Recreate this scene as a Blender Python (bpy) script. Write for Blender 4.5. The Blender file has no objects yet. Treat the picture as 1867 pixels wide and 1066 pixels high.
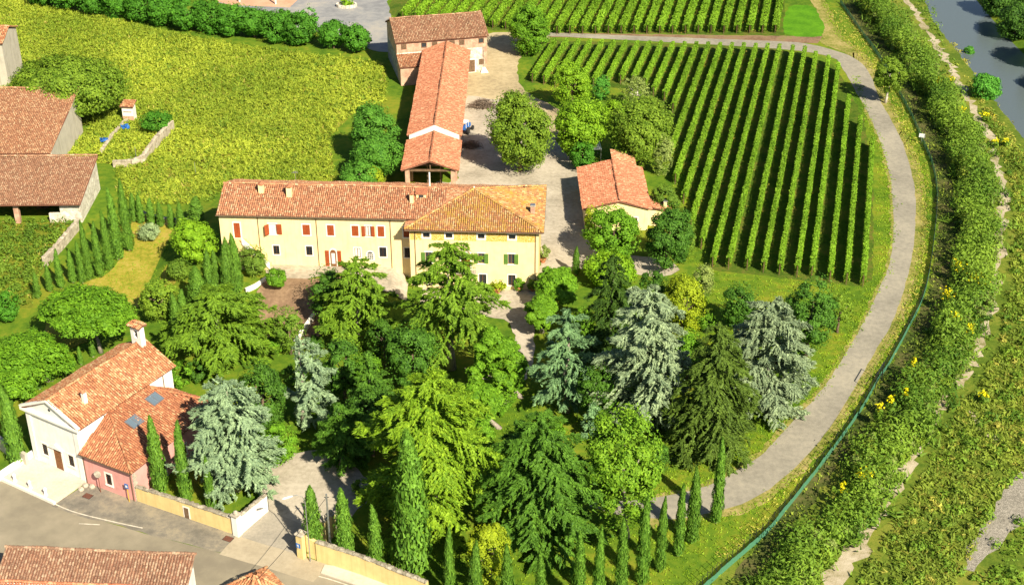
import bpy, bmesh, math, random
import numpy as np
from mathutils import Vector
from mathutils.geometry import delaunay_2d_cdt
R = math.radians
# ------------------------------------------------------------------ camera, light, exposure
scene = bpy.context.scene
col = scene.collection
PITCH = R(29.68); CAM_H = 100.0; FPX = 50 / 36 * 1867; CX, CY = 933.5, 533.0
cd = bpy.data.cameras.new('camera'); cam = bpy.data.objects.new('camera', cd); col.objects.link(cam)
cd.lens = 50; cd.sensor_width = 36; cd.clip_start = 1; cd.clip_end = 6000
cam.location = (0, 0, CAM_H); cam.rotation_euler = (math.pi / 2 - PITCH, 0, 0)
scene.camera = cam
SUN_EL = R(40); SUN_AZ = (0.53, -0.848)           # direction towards the sun on the ground
world = bpy.data.worlds.new('World'); scene.world = world; world.use_nodes = True
wn = world.node_tree.nodes; wl = world.node_tree.links
sky = wn.new('ShaderNodeTexSky'); sky.sky_type = 'NISHITA'; sky.sun_disc = False
sky.sun_elevation = SUN_EL; sky.sun_rotation = math.atan2(SUN_AZ[0], SUN_AZ[1])
bg = wn['Background']; bg.inputs['Strength'].default_value = 0.05
wl.new(sky.outputs[0], bg.inputs['Color'])
sl = bpy.data.lights.new('sun', 'SUN'); sl.energy = 5.0; sl.angle = R(0.5); sl.color = (1.0, 0.89, 0.68)
so = bpy.data.objects.new('sun', sl); col.objects.link(so)
sd = Vector((SUN_AZ[0] * math.cos(SUN_EL), SUN_AZ[1] * math.cos(SUN_EL), math.sin(SUN_EL)))
so.rotation_euler = sd.to_track_quat('Z', 'Y').to_euler(); so.location = (60, 40, 150)
vs = scene.view_settings
vs.view_transform = 'Standard'; vs.look = 'None'; vs.gamma = 1; vs.use_curve_mapping = False
vs.exposure = 0.9
scene.cycles.max_bounces = 6; scene.cycles.transparent_max_bounces = 4

# ------------------------------------------------------------------ reading places off the view
def sst(a, b, v):
    t = min(1, max(0, (v - a) / (b - a))); return t * t * (3 - 2 * t)
RIVER = []
def seg_d(px, py, poly):
    best = 1e9; inside = False; n = len(poly)
    for i in range(n):
        x0, y0 = poly[i]; x1, y1 = poly[(i + 1) % n]
        dx, dy = x1 - x0, y1 - y0
        t = max(0, min(1, ((px - x0) * dx + (py - y0) * dy) / (dx * dx + dy * dy + 1e-9)))
        best = min(best, math.hypot(px - x0 - t * dx, py - y0 - t * dy))
        if (y0 > py) != (y1 > py) and px < (x1 - x0) * (py - y0) / (y1 - y0) + x0: inside = not inside
    return -best if inside else best
def gz(x, y):
    z = 2.0 * sst(-13.6, -17.5, x) * sst(-53, -46, x) * sst(166, 173.5, y) * sst(206, 194, y)
    if RIVER and x > 60:
        d = seg_d(x, y, RIVER)
        z -= 2.6 * sst(5.0, -4.0, d)
    return z
def ray(px, py):
    a = (px - CX) / FPX; b = (py - CY) / FPX
    return a, math.cos(PITCH) - b * math.sin(PITCH), -math.sin(PITCH) - b * math.cos(PITCH)
def P(px, py, z=0.0):
    dx, dy, dz = ray(px, py); t = (z - CAM_H) / dz
    return Vector((dx * t, dy * t, z))
def W(px, py):
    z = 0
    for _ in range(12):
        p = P(px, py, z); z = 0.5 * z + 0.5 * gz(p.x, p.y)
    p.z = gz(p.x, p.y); return p
def HT(y, py):
    _, dy, dz = ray(0, py); return CAM_H + dz * y / dy
def SC(x, y, z):                                  # pixels of the photograph per metre there
    return FPX / (y * math.cos(PITCH) + (CAM_H - z) * math.sin(PITCH))
RIVER += [(P(a, b, -1.4).x, P(a, b, -1.4).y) for a, b in
          [(1640, -60), (1680, -10), (1700, 38), (1735, 80), (1770, 140), (1802, 172), (1832, 215), (1875, 275), (1990, 420), (2300, 800), (2500, 700), (2060, 250), (1905, 140), (1838, 72), (1806, 34), (1778, 0), (1735, -60)]]

# ------------------------------------------------------------------ objects
def setp(o, label=None, cat=None, group=None, kind=None):
    for k, v in (('label', label), ('category', cat), ('group', group), ('kind', kind)):
        if v: o[k] = v
    return o
def thing(name, label, cat, loc=(0, 0, 0), rz=0, group=None):
    o = bpy.data.objects.new(name, None); o.empty_display_size = 0.5; col.objects.link(o)
    o.location = loc; o.rotation_euler = (0, 0, rz)
    return setp(o, label, cat, group)
def link(name, me, parent=None, kind=None, label=None, loc=None, rz=None):
    o = bpy.data.objects.new(name, me); col.objects.link(o)
    if parent: o.parent = parent
    if loc is not None: o.location = loc
    if rz is not None: o.rotation_euler = (0, 0, rz)
    if kind: o['kind'] = kind
    if label: o['label'] = label
    return o
def copy_tree(o, loc=None, rz=None, parent=None, scale=None):
    c = o.copy(); col.objects.link(c)
    if parent: c.parent = parent
    if loc is not None: c.location = loc
    if rz is not None: c.rotation_euler = (0, 0, rz)
    if scale is not None: c.scale = scale
    for ch in list(o.children): copy_tree(ch, parent=c)
    return c
def np_mesh(name, V, F, mat, smooth=False):
    V = np.asarray(V, np.float32).reshape(-1, 3); F = np.asarray(F, np.int32); k = F.shape[1]
    me = bpy.data.meshes.new(name); me.vertices.add(len(V)); me.vertices.foreach_set('co', V.ravel())
    me.loops.add(F.size); me.loops.foreach_set('vertex_index', F.ravel())
    me.polygons.add(len(F)); me.polygons.foreach_set('loop_start', np.arange(len(F), dtype=np.int32) * k)
    if smooth: me.polygons.foreach_set('use_smooth', np.ones(len(F), bool))
    me.update(calc_edges=True); me.validate()
    if mat: me.materials.append(mat)
    return me
class MB:
    def __init__(s): s.v = []; s.f = []; s.m = []; s.mats = []
    def mi(s, mat):
        if mat not in s.mats: s.mats.append(mat)
        return s.mats.index(mat)
    def poly(s, pts, mat):
        n = len(s.v); s.v += [tuple(p) for p in pts]; s.f.append(list(range(n, n + len(pts)))); s.m.append(s.mi(mat))
    def hexa(s, p, mat):                          # p: 4 bottom (ccw from above) + 4 top
        n = len(s.v); s.v += [tuple(q) for q in p]; i = s.mi(mat)
        for f in ((3, 2, 1, 0), (4, 5, 6, 7), (0, 1, 5, 4), (1, 2, 6, 5), (2, 3, 7, 6), (3, 0, 4, 7)):
            s.f.append([n + k for k in f]); s.m.append(i)
    def box(s, x0, x1, y0, y1, z0, z1, mat):
        s.hexa([(x0, y0, z0), (x1, y0, z0), (x1, y1, z0), (x0, y1, z0), (x0, y0, z1), (x1, y0, z1), (x1, y1, z1), (x0, y1, z1)], mat)
    def tube(s, pts, rad, mat, n=6, cap=True):
        pts = [Vector(p) for p in pts]; rads = rad if isinstance(rad, (list, tuple)) else [rad] * len(pts); i = s.mi(mat); rings = []
        for k, p in enumerate(pts):
            d = (pts[min(k + 1, len(pts) - 1)] - pts[max(k - 1, 0)]).normalized()
            a = d.orthogonal().normalized() if abs(d.z) < .99 else Vector((1, 0, 0)); a = (a - d * a.dot(d)).normalized(); b = d.cross(a)
            rings.append(len(s.v))
            for q in range(n):
                t = 2 * math.pi * q / n; s.v.append(tuple(p + (a * math.cos(t) + b * math.sin(t)) * rads[k]))
        for k in range(len(pts) - 1):
            for q in range(n):
                s.f.append([rings[k] + q, rings[k] + (q + 1) % n, rings[k + 1] + (q + 1) % n, rings[k + 1] + q]); s.m.append(i)
        if cap:
            s.f.append([rings[-1] + q for q in range(n)]); s.m.append(i)
            s.f.append([rings[0] + q for q in reversed(range(n))]); s.m.append(i)
    def lathe(s, prof, c, mat, n=12):
        i = s.mi(mat); rings = []
        for r, z in prof:
            rings.append(len(s.v))
            for q in range(n):
                t = 2 * math.pi * q / n; s.v.append((c[0] + r * math.cos(t), c[1] + r * math.sin(t), c[2] + z))
        for k in range(len(prof) - 1):
            for q in range(n):
                s.f.append([rings[k] + q, rings[k] + (q + 1) % n, rings[k + 1] + (q + 1) % n, rings[k + 1] + q]); s.m.append(i)
        s.f.append([rings[-1] + q for q in range(n)]); s.m.append(i)
    def prism(s, pts, off, mat):                  # planar polygon pts swept by vector off
        off = Vector(off); pts = [Vector(p) for p in pts]; n = len(pts)
        s.poly(pts, mat); s.poly([p + off for p in reversed(pts)], mat)
        for k in range(n):
            a, b = pts[k], pts[(k + 1) % n]; s.poly([b, a, a + off, b + off], mat)
    def mesh(s, name, smooth=False):
        me = bpy.data.meshes.new(name); me.from_pydata(s.v, [], s.f)
        for m in s.mats: me.materials.append(m)
        me.polygons.foreach_set('material_index', s.m)
        if smooth: me.polygons.foreach_set('use_smooth', [True] * len(s.f))
        me.update(); return me
    def fix(s, name, smooth=False):               # outward normals
        me = s.mesh(name, smooth); bm = bmesh.new(); bm.from_mesh(me); bmesh.ops.recalc_face_normals(bm, faces=bm.faces); bm.to_mesh(me); bm.free(); return me
    def build(s, name, parent=None, kind=None, label=None, smooth=False): return link(name, s.mesh(name, smooth), parent, kind, label)
ORD = 'first second third fourth fifth sixth seventh eighth ninth tenth eleventh twelfth thirteenth fourteenth fifteenth sixteenth seventeenth eighteenth nineteenth twentieth twenty-first twenty-second twenty-third twenty-fourth twenty-fifth twenty-sixth twenty-seventh twenty-eighth twenty-ninth thirtieth thirty-first thirty-second thirty-third thirty-fourth thirty-fifth thirty-sixth'.split()

# ------------------------------------------------------------------ materials
def mat_base(name):
    m = bpy.data.materials.new(name); m.use_nodes = True; nt = m.node_tree
    return m, nt, nt.nodes, nt.links, nt.nodes['Principled BSDF']
def ramp(nt, stops, fac, const=False):
    r = nt.nodes.new('ShaderNodeValToRGB'); e = r.color_ramp.elements
    r.color_ramp.interpolation = 'CONSTANT' if const else 'LINEAR'
    while len(e) < len(stops): e.new(0.5)
    for k, (p, c) in enumerate(stops): e[k].position = p; e[k].color = (*c, 1)
    nt.links.new(fac, r.inputs[0]); return r.outputs[0]
def noise(nt, scale, detail=4, rough=.6, co='Object', lo=.35, hi=.65, vec=None):
    t = nt.nodes.new('ShaderNodeTexNoise'); t.inputs['Scale'].default_value = scale; t.inputs['Detail'].default_value = detail; t.inputs['Roughness'].default_value = rough
    if vec is None:
        tc = nt.nodes.new('ShaderNodeTexCoord'); vec = tc.outputs[co]
    nt.links.new(vec, t.inputs['Vector'])
    mr = nt.nodes.new('ShaderNodeMapRange'); mr.inputs[1].default_value = lo; mr.inputs[2].default_value = hi
    nt.links.new(t.outputs[0], mr.inputs[0]); return mr.outputs[0]
def mixc(nt, a, b, fac, mode='MIX'):
    m = nt.nodes.new('ShaderNodeMix'); m.data_type = 'RGBA'; m.blend_type = mode
    for s, v in ((m.inputs[0], fac), (m.inputs[6], a), (m.inputs[7], b)):
        if isinstance(v, (int, float)): s.default_value = v
        elif isinstance(v, tuple): s.default_value = (*v, 1)
        else: nt.links.new(v, s)
    return m.outputs[2]
def bump(nt, bs, h, strength=.4, dist=.05):
    b = nt.nodes.new('ShaderNodeBump'); b.inputs['Strength'].default_value = strength; b.inputs['Distance'].default_value = dist
    nt.links.new(h, b.inputs['Height']); nt.links.new(b.outputs[0], bs.inputs['Normal'])
def mul(nt, a, k):
    return tuple(x * k for x in a)
def plain(name, c, rough=.7, metal=0, var=.12, scale=3, spec=.3):
    m, nt, n, l, bs = mat_base(name)
    bs.inputs['Roughness'].default_value = rough; bs.inputs['Metallic'].default_value = metal; bs.inputs['Specular IOR Level'].default_value = spec
    f = noise(nt, scale, 5); l.new(ramp(nt, [(0, mul(nt, c, 1 - var)), (1, tuple(min(1, x * (1 + var)) for x in c))], f), bs.inputs['Base Color'])
    return m
def leafy(name, dark, light, trans=.22, patch=.5, big=.35):
    dark = tuple(x * k for x, k in zip(dark, (1.1, 1.3, .75))); light = tuple(min(.9, x * k) for x, k in zip(light, (1.22, 1.45, .8)))
    """leaf cards: each leaf its own tint, larger patches of slightly different growth"""
    m, nt, n, l, bs = mat_base(name)
    g = n.new('ShaderNodeNewGeometry'); oi = n.new('ShaderNodeObjectInfo')
    f = noise(nt, patch, 3, co='Object')
    a = n.new('ShaderNodeMath'); a.operation = 'MULTIPLY_ADD'; a.inputs[1].default_value = 1 - big; l.new(g.outputs['Random Per Island'], a.inputs[0])
    b = n.new('ShaderNodeMath'); b.operation = 'MULTIPLY'; b.inputs[1].default_value = big; l.new(f, b.inputs[0]); l.new(b.outputs[0], a.inputs[2])
    c = ramp(nt, [(0, dark), (1, light)], a.outputs[0])
    hs = n.new('ShaderNodeHueSaturation'); l.new(c, hs.inputs['Color'])
    mr = n.new('ShaderNodeMapRange'); mr.inputs[3].default_value = .9; mr.inputs[4].default_value = 1.1; l.new(oi.outputs['Random'], mr.inputs[0]); l.new(mr.outputs[0], hs.inputs['Value'])
    bs.inputs['Roughness'].default_value = .65; bs.inputs['Specular IOR Level'].default_value = .2
    l.new(hs.outputs[0], bs.inputs['Base Color'])
    t = n.new('ShaderNodeBsdfTranslucent'); l.new(hs.outputs[0], t.inputs['Color'])
    mx = n.new('ShaderNodeMixShader'); mx.inputs[0].default_value = trans
    l.new(bs.outputs[0], mx.inputs[1]); l.new(t.outputs[0], mx.inputs[2]); l.new(mx.outputs[0], n['Material Output'].inputs['Surface'])
    return m
def ground(name, stops, s1=.12, s2=1.6, s3=9, w=(.45, .3, .25), rough=.95, bmp=.5, bd=.08):
    m, nt, n, l, bs = mat_base(name)
    a = noise(nt, s1, 5); b = noise(nt, s2, 5); c = noise(nt, s3, 3)
    def ma(x, k, y=None):
        q = n.new('ShaderNodeMath'); q.operation = 'MULTIPLY_ADD'; q.inputs[1].default_value = k; q.inputs[2].default_value = 0; l.new(x, q.inputs[0])
        if y is not None: l.new(y, q.inputs[2])
        return q.outputs[0]
    f = ma(a, w[0], ma(b, w[1], ma(c, w[2])))
    l.new(ramp(nt, stops, f), bs.inputs['Base Color']); bs.inputs['Roughness'].default_value = rough; bs.inputs['Specular IOR Level'].default_value = .1
    bump(nt, bs, f, bmp, bd); return m
def tilemat(name, cols, patch=None, pf=.5):
    """roof tiles: every tile its own fired colour, lichen in broad patches"""
    m, nt, n, l, bs = mat_base(name); g = n.new('ShaderNodeNewGeometry')
    cols = [(r_, g_ * .99, b_ * .84) for r_, g_, b_ in cols]
    k = len(cols); c = ramp(nt, [(i / k, q) for i, q in enumerate(cols)], g.outputs['Random Per Island'], True)
    f = noise(nt, 6, 4); c = mixc(nt, c, ramp(nt, [(0, (.55, .5, .48)), (1, (1.25, 1.2, 1.15))], f), 1.0, 'MULTIPLY')
    if patch:
        q = noise(nt, .35, 4, .7, lo=.45, hi=.6)
        w2 = n.new('ShaderNodeTexWhiteNoise'); w2.noise_dimensions = '1D'; l.new(g.outputs['Random Per Island'], w2.inputs['W'])
        mm = n.new('ShaderNodeMath'); mm.operation = 'MULTIPLY'; l.new(q, mm.inputs[0]); l.new(w2.outputs['Value'], mm.inputs[1])
        m2 = n.new('ShaderNodeMath'); m2.operation = 'MULTIPLY'; m2.inputs[1].default_value = pf * 2; m2.use_clamp = True; l.new(mm.outputs[0], m2.inputs[0])
        c = mixc(nt, c, patch, m2.outputs[0])
    l.new(c, bs.inputs['Base Color']); bs.inputs['Roughness'].default_value = .9; bs.inputs['Specular IOR Level'].default_value = .15
    return m
def rubble(name, a, b, mort, scale=2.2, amt=1.0):
    """field-stone masonry: stones and mortar with relief"""
    m, nt, n, l, bs = mat_base(name); tc = n.new('ShaderNodeTexCoord')
    v = n.new('ShaderNodeTexVoronoi'); v.feature = 'DISTANCE_TO_EDGE'; v.inputs['Scale'].default_value = scale; l.new(tc.outputs['Object'], v.inputs['Vector'])
    v2 = n.new('ShaderNodeTexVoronoi'); v2.inputs['Scale'].default_value = scale; l.new(tc.outputs['Object'], v2.inputs['Vector'])
    sx = n.new('ShaderNodeSeparateColor'); l.new(v2.outputs['Color'], sx.inputs[0])
    stone = ramp(nt, [(0, a), (1, b)], sx.outputs[0])
    e = n.new('ShaderNodeMapRange'); e.inputs[1].default_value = .02; e.inputs[2].default_value = .09; l.new(v.outputs['Distance'], e.inputs[0])
    f = noise(nt, .5, 5, lo=.4, hi=.6)
    c = mixc(nt, mort, stone, e.outputs[0]); c = mixc(nt, mort, c, f) if amt < 1 else c
    c = mixc(nt, c, ramp(nt, [(0, (.6, .58, .55)), (1, (1.1, 1.1, 1.1))], noise(nt, 1.3, 6)), .8, 'MULTIPLY')
    l.new(c, bs.inputs['Base Color']); bs.inputs['Roughness'].default_value = .95
    bump(nt, bs, e.outputs[0], .5, .05); return m
def plaster(name, c, stain=(.6, .55, .48), amt=.35):
    m, nt, n, l, bs = mat_base(name)
    f = noise(nt, .7, 6, .65, lo=.4, hi=.75); c1 = mixc(nt, c, mul(nt, c, .8), f)
    tc = n.new('ShaderNodeTexCoord'); mp = n.new('ShaderNodeMapping'); mp.inputs['Scale'].default_value = (2.5, 2.5, .18); l.new(tc.outputs['Object'], mp.inputs[0])
    st = noise(nt, 1.0, 5, .6, lo=.5, hi=.75, vec=mp.outputs[0])
    mm = n.new('ShaderNodeMath'); mm.operation = 'MULTIPLY'; mm.inputs[1].default_value = amt; l.new(st, mm.inputs[0])
    l.new(mixc(nt, c1, tuple(a * b for a, b in zip(c, stain)), mm.outputs[0]), bs.inputs['Base Color']); bs.inputs['Roughness'].default_value = .9; bs.inputs['Specular IOR Level'].default_value = .15
    bump(nt, bs, noise(nt, 14, 3), .15, .02); return m
def brickm(name, a, b, mort):
    m, nt, n, l, bs = mat_base(name); tc = n.new('ShaderNodeTexCoord')
    sp = n.new('ShaderNodeSeparateXYZ'); l.new(tc.outputs['Object'], sp.inputs[0]); cb = n.new('ShaderNodeCombineXYZ')
    ad = n.new('ShaderNodeMath'); l.new(sp.outputs[0], ad.inputs[0]); l.new(sp.outputs[1], ad.inputs[1]); l.new(ad.outputs[0], cb.inputs[0]); l.new(sp.outputs[2], cb.inputs[1])
    br = n.new('ShaderNodeTexBrick'); br.inputs['Scale'].default_value = 1; br.inputs['Brick Width'].default_value = .3; br.inputs['Row Height'].default_value = .085; br.inputs['Mortar Size'].default_value = .012
    br.inputs['Color1'].default_value = (*a, 1); br.inputs['Color2'].default_value = (*b, 1); br.inputs['Mortar'].default_value = (*mort, 1); l.new(cb.outputs[0], br.inputs['Vector'])
    c = mixc(nt, br.outputs['Color'], ramp(nt, [(0, (.65, .6, .58)), (1, (1.15, 1.12, 1.1))], noise(nt, .9, 6)), 1.0, 'MULTIPLY')
    l.new(c, bs.inputs['Base Color']); bs.inputs['Roughness'].default_value = .9; return m

M = {}
M['cream'] = plaster('cream_plaster', (.90, .73, .40)); M['yellow'] = plaster('yellow_plaster', (.74, .58, .27), amt=.5)
M['white'] = plaster('white_plaster', (.86, .84, .80), (.7, .68, .62), .35); M['pink'] = plaster('pink_plaster', (.72, .36, .33)); M['trimwhite'] = plain('white_trim', (.80, .77, .70), .8, var=.06)
M['oldplaster'] = plaster('old_grey_plaster', (.50, .46, .39), (.5, .48, .42), .7)
M['brick'] = brickm('old_brick', (.52, .27, .18), (.62, .36, .24), (.55, .45, .36)); M['rubble'] = rubble('field_stone', (.38, .33, .27), (.66, .60, .50), (.62, .55, .45), 2.4)
M['ruin'] = rubble('ruin_stone', (.36, .31, .24), (.6, .54, .43), (.5, .44, .34), 1.6)
M['rubblewhite'] = rubble('lime_washed_stone', (.5, .44, .36), (.8, .76, .68), (.76, .71, .62), 2.0); M['rubblegrey'] = rubble('grey_field_stone', (.22, .22, .23), (.45, .45, .46), (.30, .28, .26), 2.6)
TERR = [(.42, .21, .14), (.50, .25, .165), (.54, .29, .19), (.45, .215, .145), (.57, .36, .25), (.51, .26, .175), (.58, .42, .31), (.34, .18, .13)]
M['tile'] = tilemat('terracotta_tiles', TERR)
M['tile_pink'] = tilemat('pink_terracotta_tiles', [(.46, .20, .14), (.52, .23, .16), (.56, .27, .19), (.48, .20, .14), (.60, .33, .24), (.44, .18, .12)])
M['tile_ochre'] = tilemat('lichened_tiles', [(.42, .22, .10), (.48, .30, .13), (.42, .20, .12), (.53, .36, .17), (.36, .21, .12), (.55, .42, .26), (.47, .25, .15)], (.44, .28, .05), .5)
M['tile_old'] = tilemat('weathered_tiles', [(.40, .21, .14), (.47, .25, .17), (.44, .26, .18), (.52, .33, .23), (.36, .20, .14), (.56, .40, .29), (.32, .17, .12)])
M['tile_brown'] = tilemat('brown_weathered_tiles', [(.33, .19, .14), (.40, .23, .17), (.36, .22, .17), (.46, .29, .22), (.28, .17, .13), (.50, .37, .29)])
M['tile_chapel'] = tilemat('chapel_tiles', [(.50, .23, .14), (.45, .20, .12), (.55, .31, .19), (.60, .43, .29), (.52, .26, .16), (.40, .18, .115), (.57, .35, .23)])
M['tile_annex'] = tilemat('annex_tiles', [(.44, .19, .12), (.39, .165, .105), (.48, .23, .145), (.35, .15, .10), (.54, .32, .21), (.42, .185, .12)])
M['tile_grey'] = tilemat('grey_brown_tiles', [(.27, .17, .14), (.33, .20, .16), (.30, .20, .17), (.38, .26, .21), (.24, .15, .125), (.42, .32, .27)])
M['under'] = plain('tile_underlay', (.20, .085, .055), .95)
M['wood'] = plain('old_timber', (.16, .10, .06), .85, var=.3); M['door'] = plain('brown_door', (.20, .085, .035), .6, var=.2); M['redwood'] = plain('rust_red_shutter_paint', (.31, .068, .02), .55, var=.12)
M['greenpaint'] = plain('green_shutter_paint', (.10, .21, .035), .55); M['iron'] = plain('dark_iron', (.03, .032, .036), .5, .3); M['gutter'] = plain('brown_gutter', (.16, .11, .07), .5, .2)
M['metal'] = plain('galvanised_metal', (.5, .52, .54), .35, .8); M['lampwhite'] = plain('white_lacquer', (.75, .77, .78), .4)
m, nt, n_, l_, bs = mat_base('window_glass'); bs.inputs['Base Color'].default_value = (.035, .045, .055, 1); bs.inputs['Roughness'].default_value = .08; M['glass'] = m
m, nt, n_, l_, bs = mat_base('sky_glass'); bs.inputs['Base Color'].default_value = (.30, .40, .48, 1); bs.inputs['Roughness'].default_value = .12; bs.inputs['Metallic'].default_value = .6; M['skyglass'] = m
M['curtain'] = plain('white_curtain', (.62, .63, .62), .8)
M['stone'] = plain('grey_stone', (.42, .38, .31), .9, var=.3); M['coping'] = rubble('coping_stone', (.26, .23, .18), (.46, .42, .34), (.3, .27, .2), 1.2)
M['terracotta'] = plain('terracotta_pot', (.45, .18, .09), .8); M['bark'] = plain('bark', (.16, .115, .08), .95, var=.35, scale=6); M['barkgrey'] = plain('grey_bark', (.30, .26, .22), .95, var=.3, scale=6); M['barkwhite'] = plain('pale_bark', (.55, .50, .43), .95)
M['twig'] = plain('dry_twigs', (.20, .155, .12), .95, var=.4); M['blue'] = plain('blue_paint', (.03, .14, .45), .45); M['yellowpole'] = plain('yellow_paint', (.6, .36, .03), .5); M['rust'] = plain('rusty_iron', (.20, .08, .05), .8)
m, nt, n_, l_, bs = mat_base('green_netting'); bs.inputs['Base Color'].default_value = (.10, .32, .20, 1); bs.inputs['Roughness'].default_value = .6; M['net'] = m
tr_ = n_.new('ShaderNodeBsdfTransparent'); mx_ = n_.new('ShaderNodeMixShader'); mx_.inputs[0].default_value = .45; l_.new(bs.outputs[0], mx_.inputs[1]); l_.new(tr_.outputs[0], mx_.inputs[2]); l_.new(mx_.outputs[0], n_['Material Output'].inputs['Surface'])
# foliage
M['l_cedar'] = leafy('cedar_green', (.06, .115, .018), (.20, .29, .035)); M['l_cedar_lime'] = leafy('cedar_lime', (.075, .155, .014), (.275, .36, .035)); M['l_cedar_deep'] = leafy('cedar_deep_green', (.035, .085, .018), (.12, .22, .035))
M['l_blue'] = leafy('cedar_blue', (.10, .145, .15), (.34, .395, .39)); M['l_bluegreen'] = leafy('cedar_blue_green', (.08, .15, .12), (.24, .34, .26)); M['l_bluetan'] = leafy('cedar_blue_with_cones', (.10, .135, .14), (.35, .375, .37))
M['l_cypress'] = leafy('cypress_green', (.04, .095, .018), (.15, .25, .045), .15); M['l_cypress_dark'] = leafy('cypress_dark_green', (.025, .065, .015), (.075, .155, .03), .12)
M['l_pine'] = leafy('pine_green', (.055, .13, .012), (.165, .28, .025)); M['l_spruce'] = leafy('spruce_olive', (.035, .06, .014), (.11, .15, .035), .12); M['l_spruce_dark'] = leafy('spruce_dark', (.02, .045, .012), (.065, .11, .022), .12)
M['l_broad'] = leafy('broadleaf_green', (.055, .13, .012), (.17, .30, .03)); M['l_bright'] = leafy('broadleaf_bright', (.09, .18, .012), (.25, .36, .03)); M['l_yellow'] = leafy('broadleaf_yellow', (.14, .18, .012), (.36, .38, .03))
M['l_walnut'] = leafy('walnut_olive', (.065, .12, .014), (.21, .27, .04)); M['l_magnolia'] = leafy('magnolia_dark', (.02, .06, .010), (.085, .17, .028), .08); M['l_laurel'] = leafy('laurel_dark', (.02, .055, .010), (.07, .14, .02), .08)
M['l_olive'] = leafy('olive_grey', (.12, .15, .06), (.30, .32, .14)); M['l_hedge'] = leafy('plane_green', (.03, .10, .014), (.09, .22, .028)); M['l_acacia'] = leafy('acacia_green', (.04, .12, .02), (.13, .27, .05)); M['l_willow'] = leafy('willow_green', (.05, .16, .03), (.12, .30, .06))
M['l_vine'] = leafy('vine_leaves', (.09, .17, .016), (.25, .37, .04), .28, patch=.15, big=.45); M['l_vine_red'] = leafy('turning_vine_leaves', (.12, .11, .02), (.33, .22, .05), .28)
M['l_weed'] = leafy('field_weeds', (.165, .22, .03), (.46, .44, .085), .4, patch=.05, big=.6); M['l_weed_green'] = leafy('field_weeds_green', (.075, .13, .02), (.24, .28, .045), .28, patch=.12); M['l_weed_dry'] = leafy('field_weeds_dry', (.30, .22, .09), (.56, .42, .18), .28)
M['l_scrub'] = leafy('scrub_green', (.035, .09, .014), (.20, .265, .045), .22, patch=.08, big=.6); M['l_scrub_dry'] = leafy('scrub_dry', (.20, .17, .05), (.44, .36, .11), .22, patch=.1); M['l_bank'] = leafy('bank_scrub', (.08, .125, .022), (.27, .285, .06), .22, patch=.07, big=.65)
M['l_flower'] = leafy('yellow_flowers', (.62, .44, .01), (.85, .62, .02), .22); M['l_grass'] = leafy('lawn_grass', (.10, .17, .012), (.27, .34, .03), .28, patch=.1, big=.6); M['l_lav'] = leafy('grey_blue_shrub', (.17, .21, .17), (.36, .40, .34)); M['l_dark'] = leafy('far_bank_trees', (.02, .06, .014), (.08, .15, .03), .1)
M['l_plane'] = leafy('plane_bright', (.05, .12, .012), (.19, .28, .03))
M['l_pink'] = leafy('oleander', (.07, .13, .02), (.20, .26, .06))
# ground
M['g_ground'] = ground('rough_meadow', [(.2, (.06, .11, .012)), (.5, (.12, .17, .02)), (.8, (.21, .22, .035))])
M['g_field'] = ground('weedy_field', [(.2, (.10, .14, .015)), (.55, (.19, .21, .022)), (.85, (.33, .27, .05))], .06)
M['g_lawn'] = ground('garden_lawn', [(.2, (.055, .125, .010)), (.5, (.11, .19, .014)), (.8, (.21, .23, .022))], .10, .9, 11)
M['g_lawndry'] = ground('dry_lawn', [(.2, (.17, .20, .02)), (.5, (.31, .28, .035)), (.8, (.43, .33, .08))], .2, 1.5, 9)
M['g_bright'] = ground('fresh_grass', [(.2, (.055, .17, .008)), (.8, (.11, .28, .012))], .3, 2, 10)
M['g_gravel'] = ground('pale_gravel', [(.2, (.27, .24, .19)), (.5, (.40, .355, .285)), (.8, (.50, .45, .37))], .15, 1.8, 22, bmp=.3, bd=.02)
M['g_yard'] = ground('sandy_yard', [(.2, (.27, .22, .14)), (.5, (.40, .33, .20)), (.8, (.50, .42, .27))], .1, 1.2, 20, bmp=.3, bd=.02)
M['g_track'] = ground('gravel_track', [(.2, (.22, .205, .17)), (.5, (.285, .265, .22)), (.8, (.36, .33, .265))], .12, 1.5, 24, bmp=.3, bd=.02)
M['g_verge'] = ground('sandy_verge', [(.2, (.10, .14, .02)), (.45, (.22, .22, .05)), (.8, (.38, .31, .13))], .25, 2, 10)
M['g_asphalt'] = ground('worn_asphalt', [(.2, (.215, .19, .145)), (.5, (.265, .235, .175)), (.8, (.32, .28, .21))], .07, .5, 40, (.5, .3, .2), bmp=.1, bd=.01)
M['g_asphalt_dark'] = ground('grey_asphalt', [(.2, (.20, .205, .22)), (.5, (.27, .275, .285)), (.8, (.36, .34, .31))], .12, .6, 30, bmp=.1, bd=.01)
M['g_shoulder'] = ground('worn_shoulder', [(.2, (.15, .14, .12)), (.5, (.22, .20, .165)), (.8, (.31, .27, .20))], .3, 1.4, 18, bmp=.3, bd=.02)
M['g_pave'] = ground('stone_paving', [(.2, (.46, .41, .34)), (.8, (.62, .56, .47))], .3, 3, 14, bmp=.2, bd=.01)
M['g_brown'] = ground('brown_earth', [(.2, (.17, .11, .07)), (.5, (.24, .16, .10)), (.8, (.32, .22, .14))], .3, 2, 14)
M['g_soil'] = ground('vineyard_soil', [(.2, (.16, .10, .06)), (.6, (.26, .17, .11)), (.85, (.16, .20, .03))], .3, 2, 10)
M['g_vinegrass'] = ground('vineyard_grass', [(.2, (.035, .075, .008)), (.5, (.075, .13, .012)), (.8, (.15, .13, .03))], .3, 2, 8)
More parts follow.
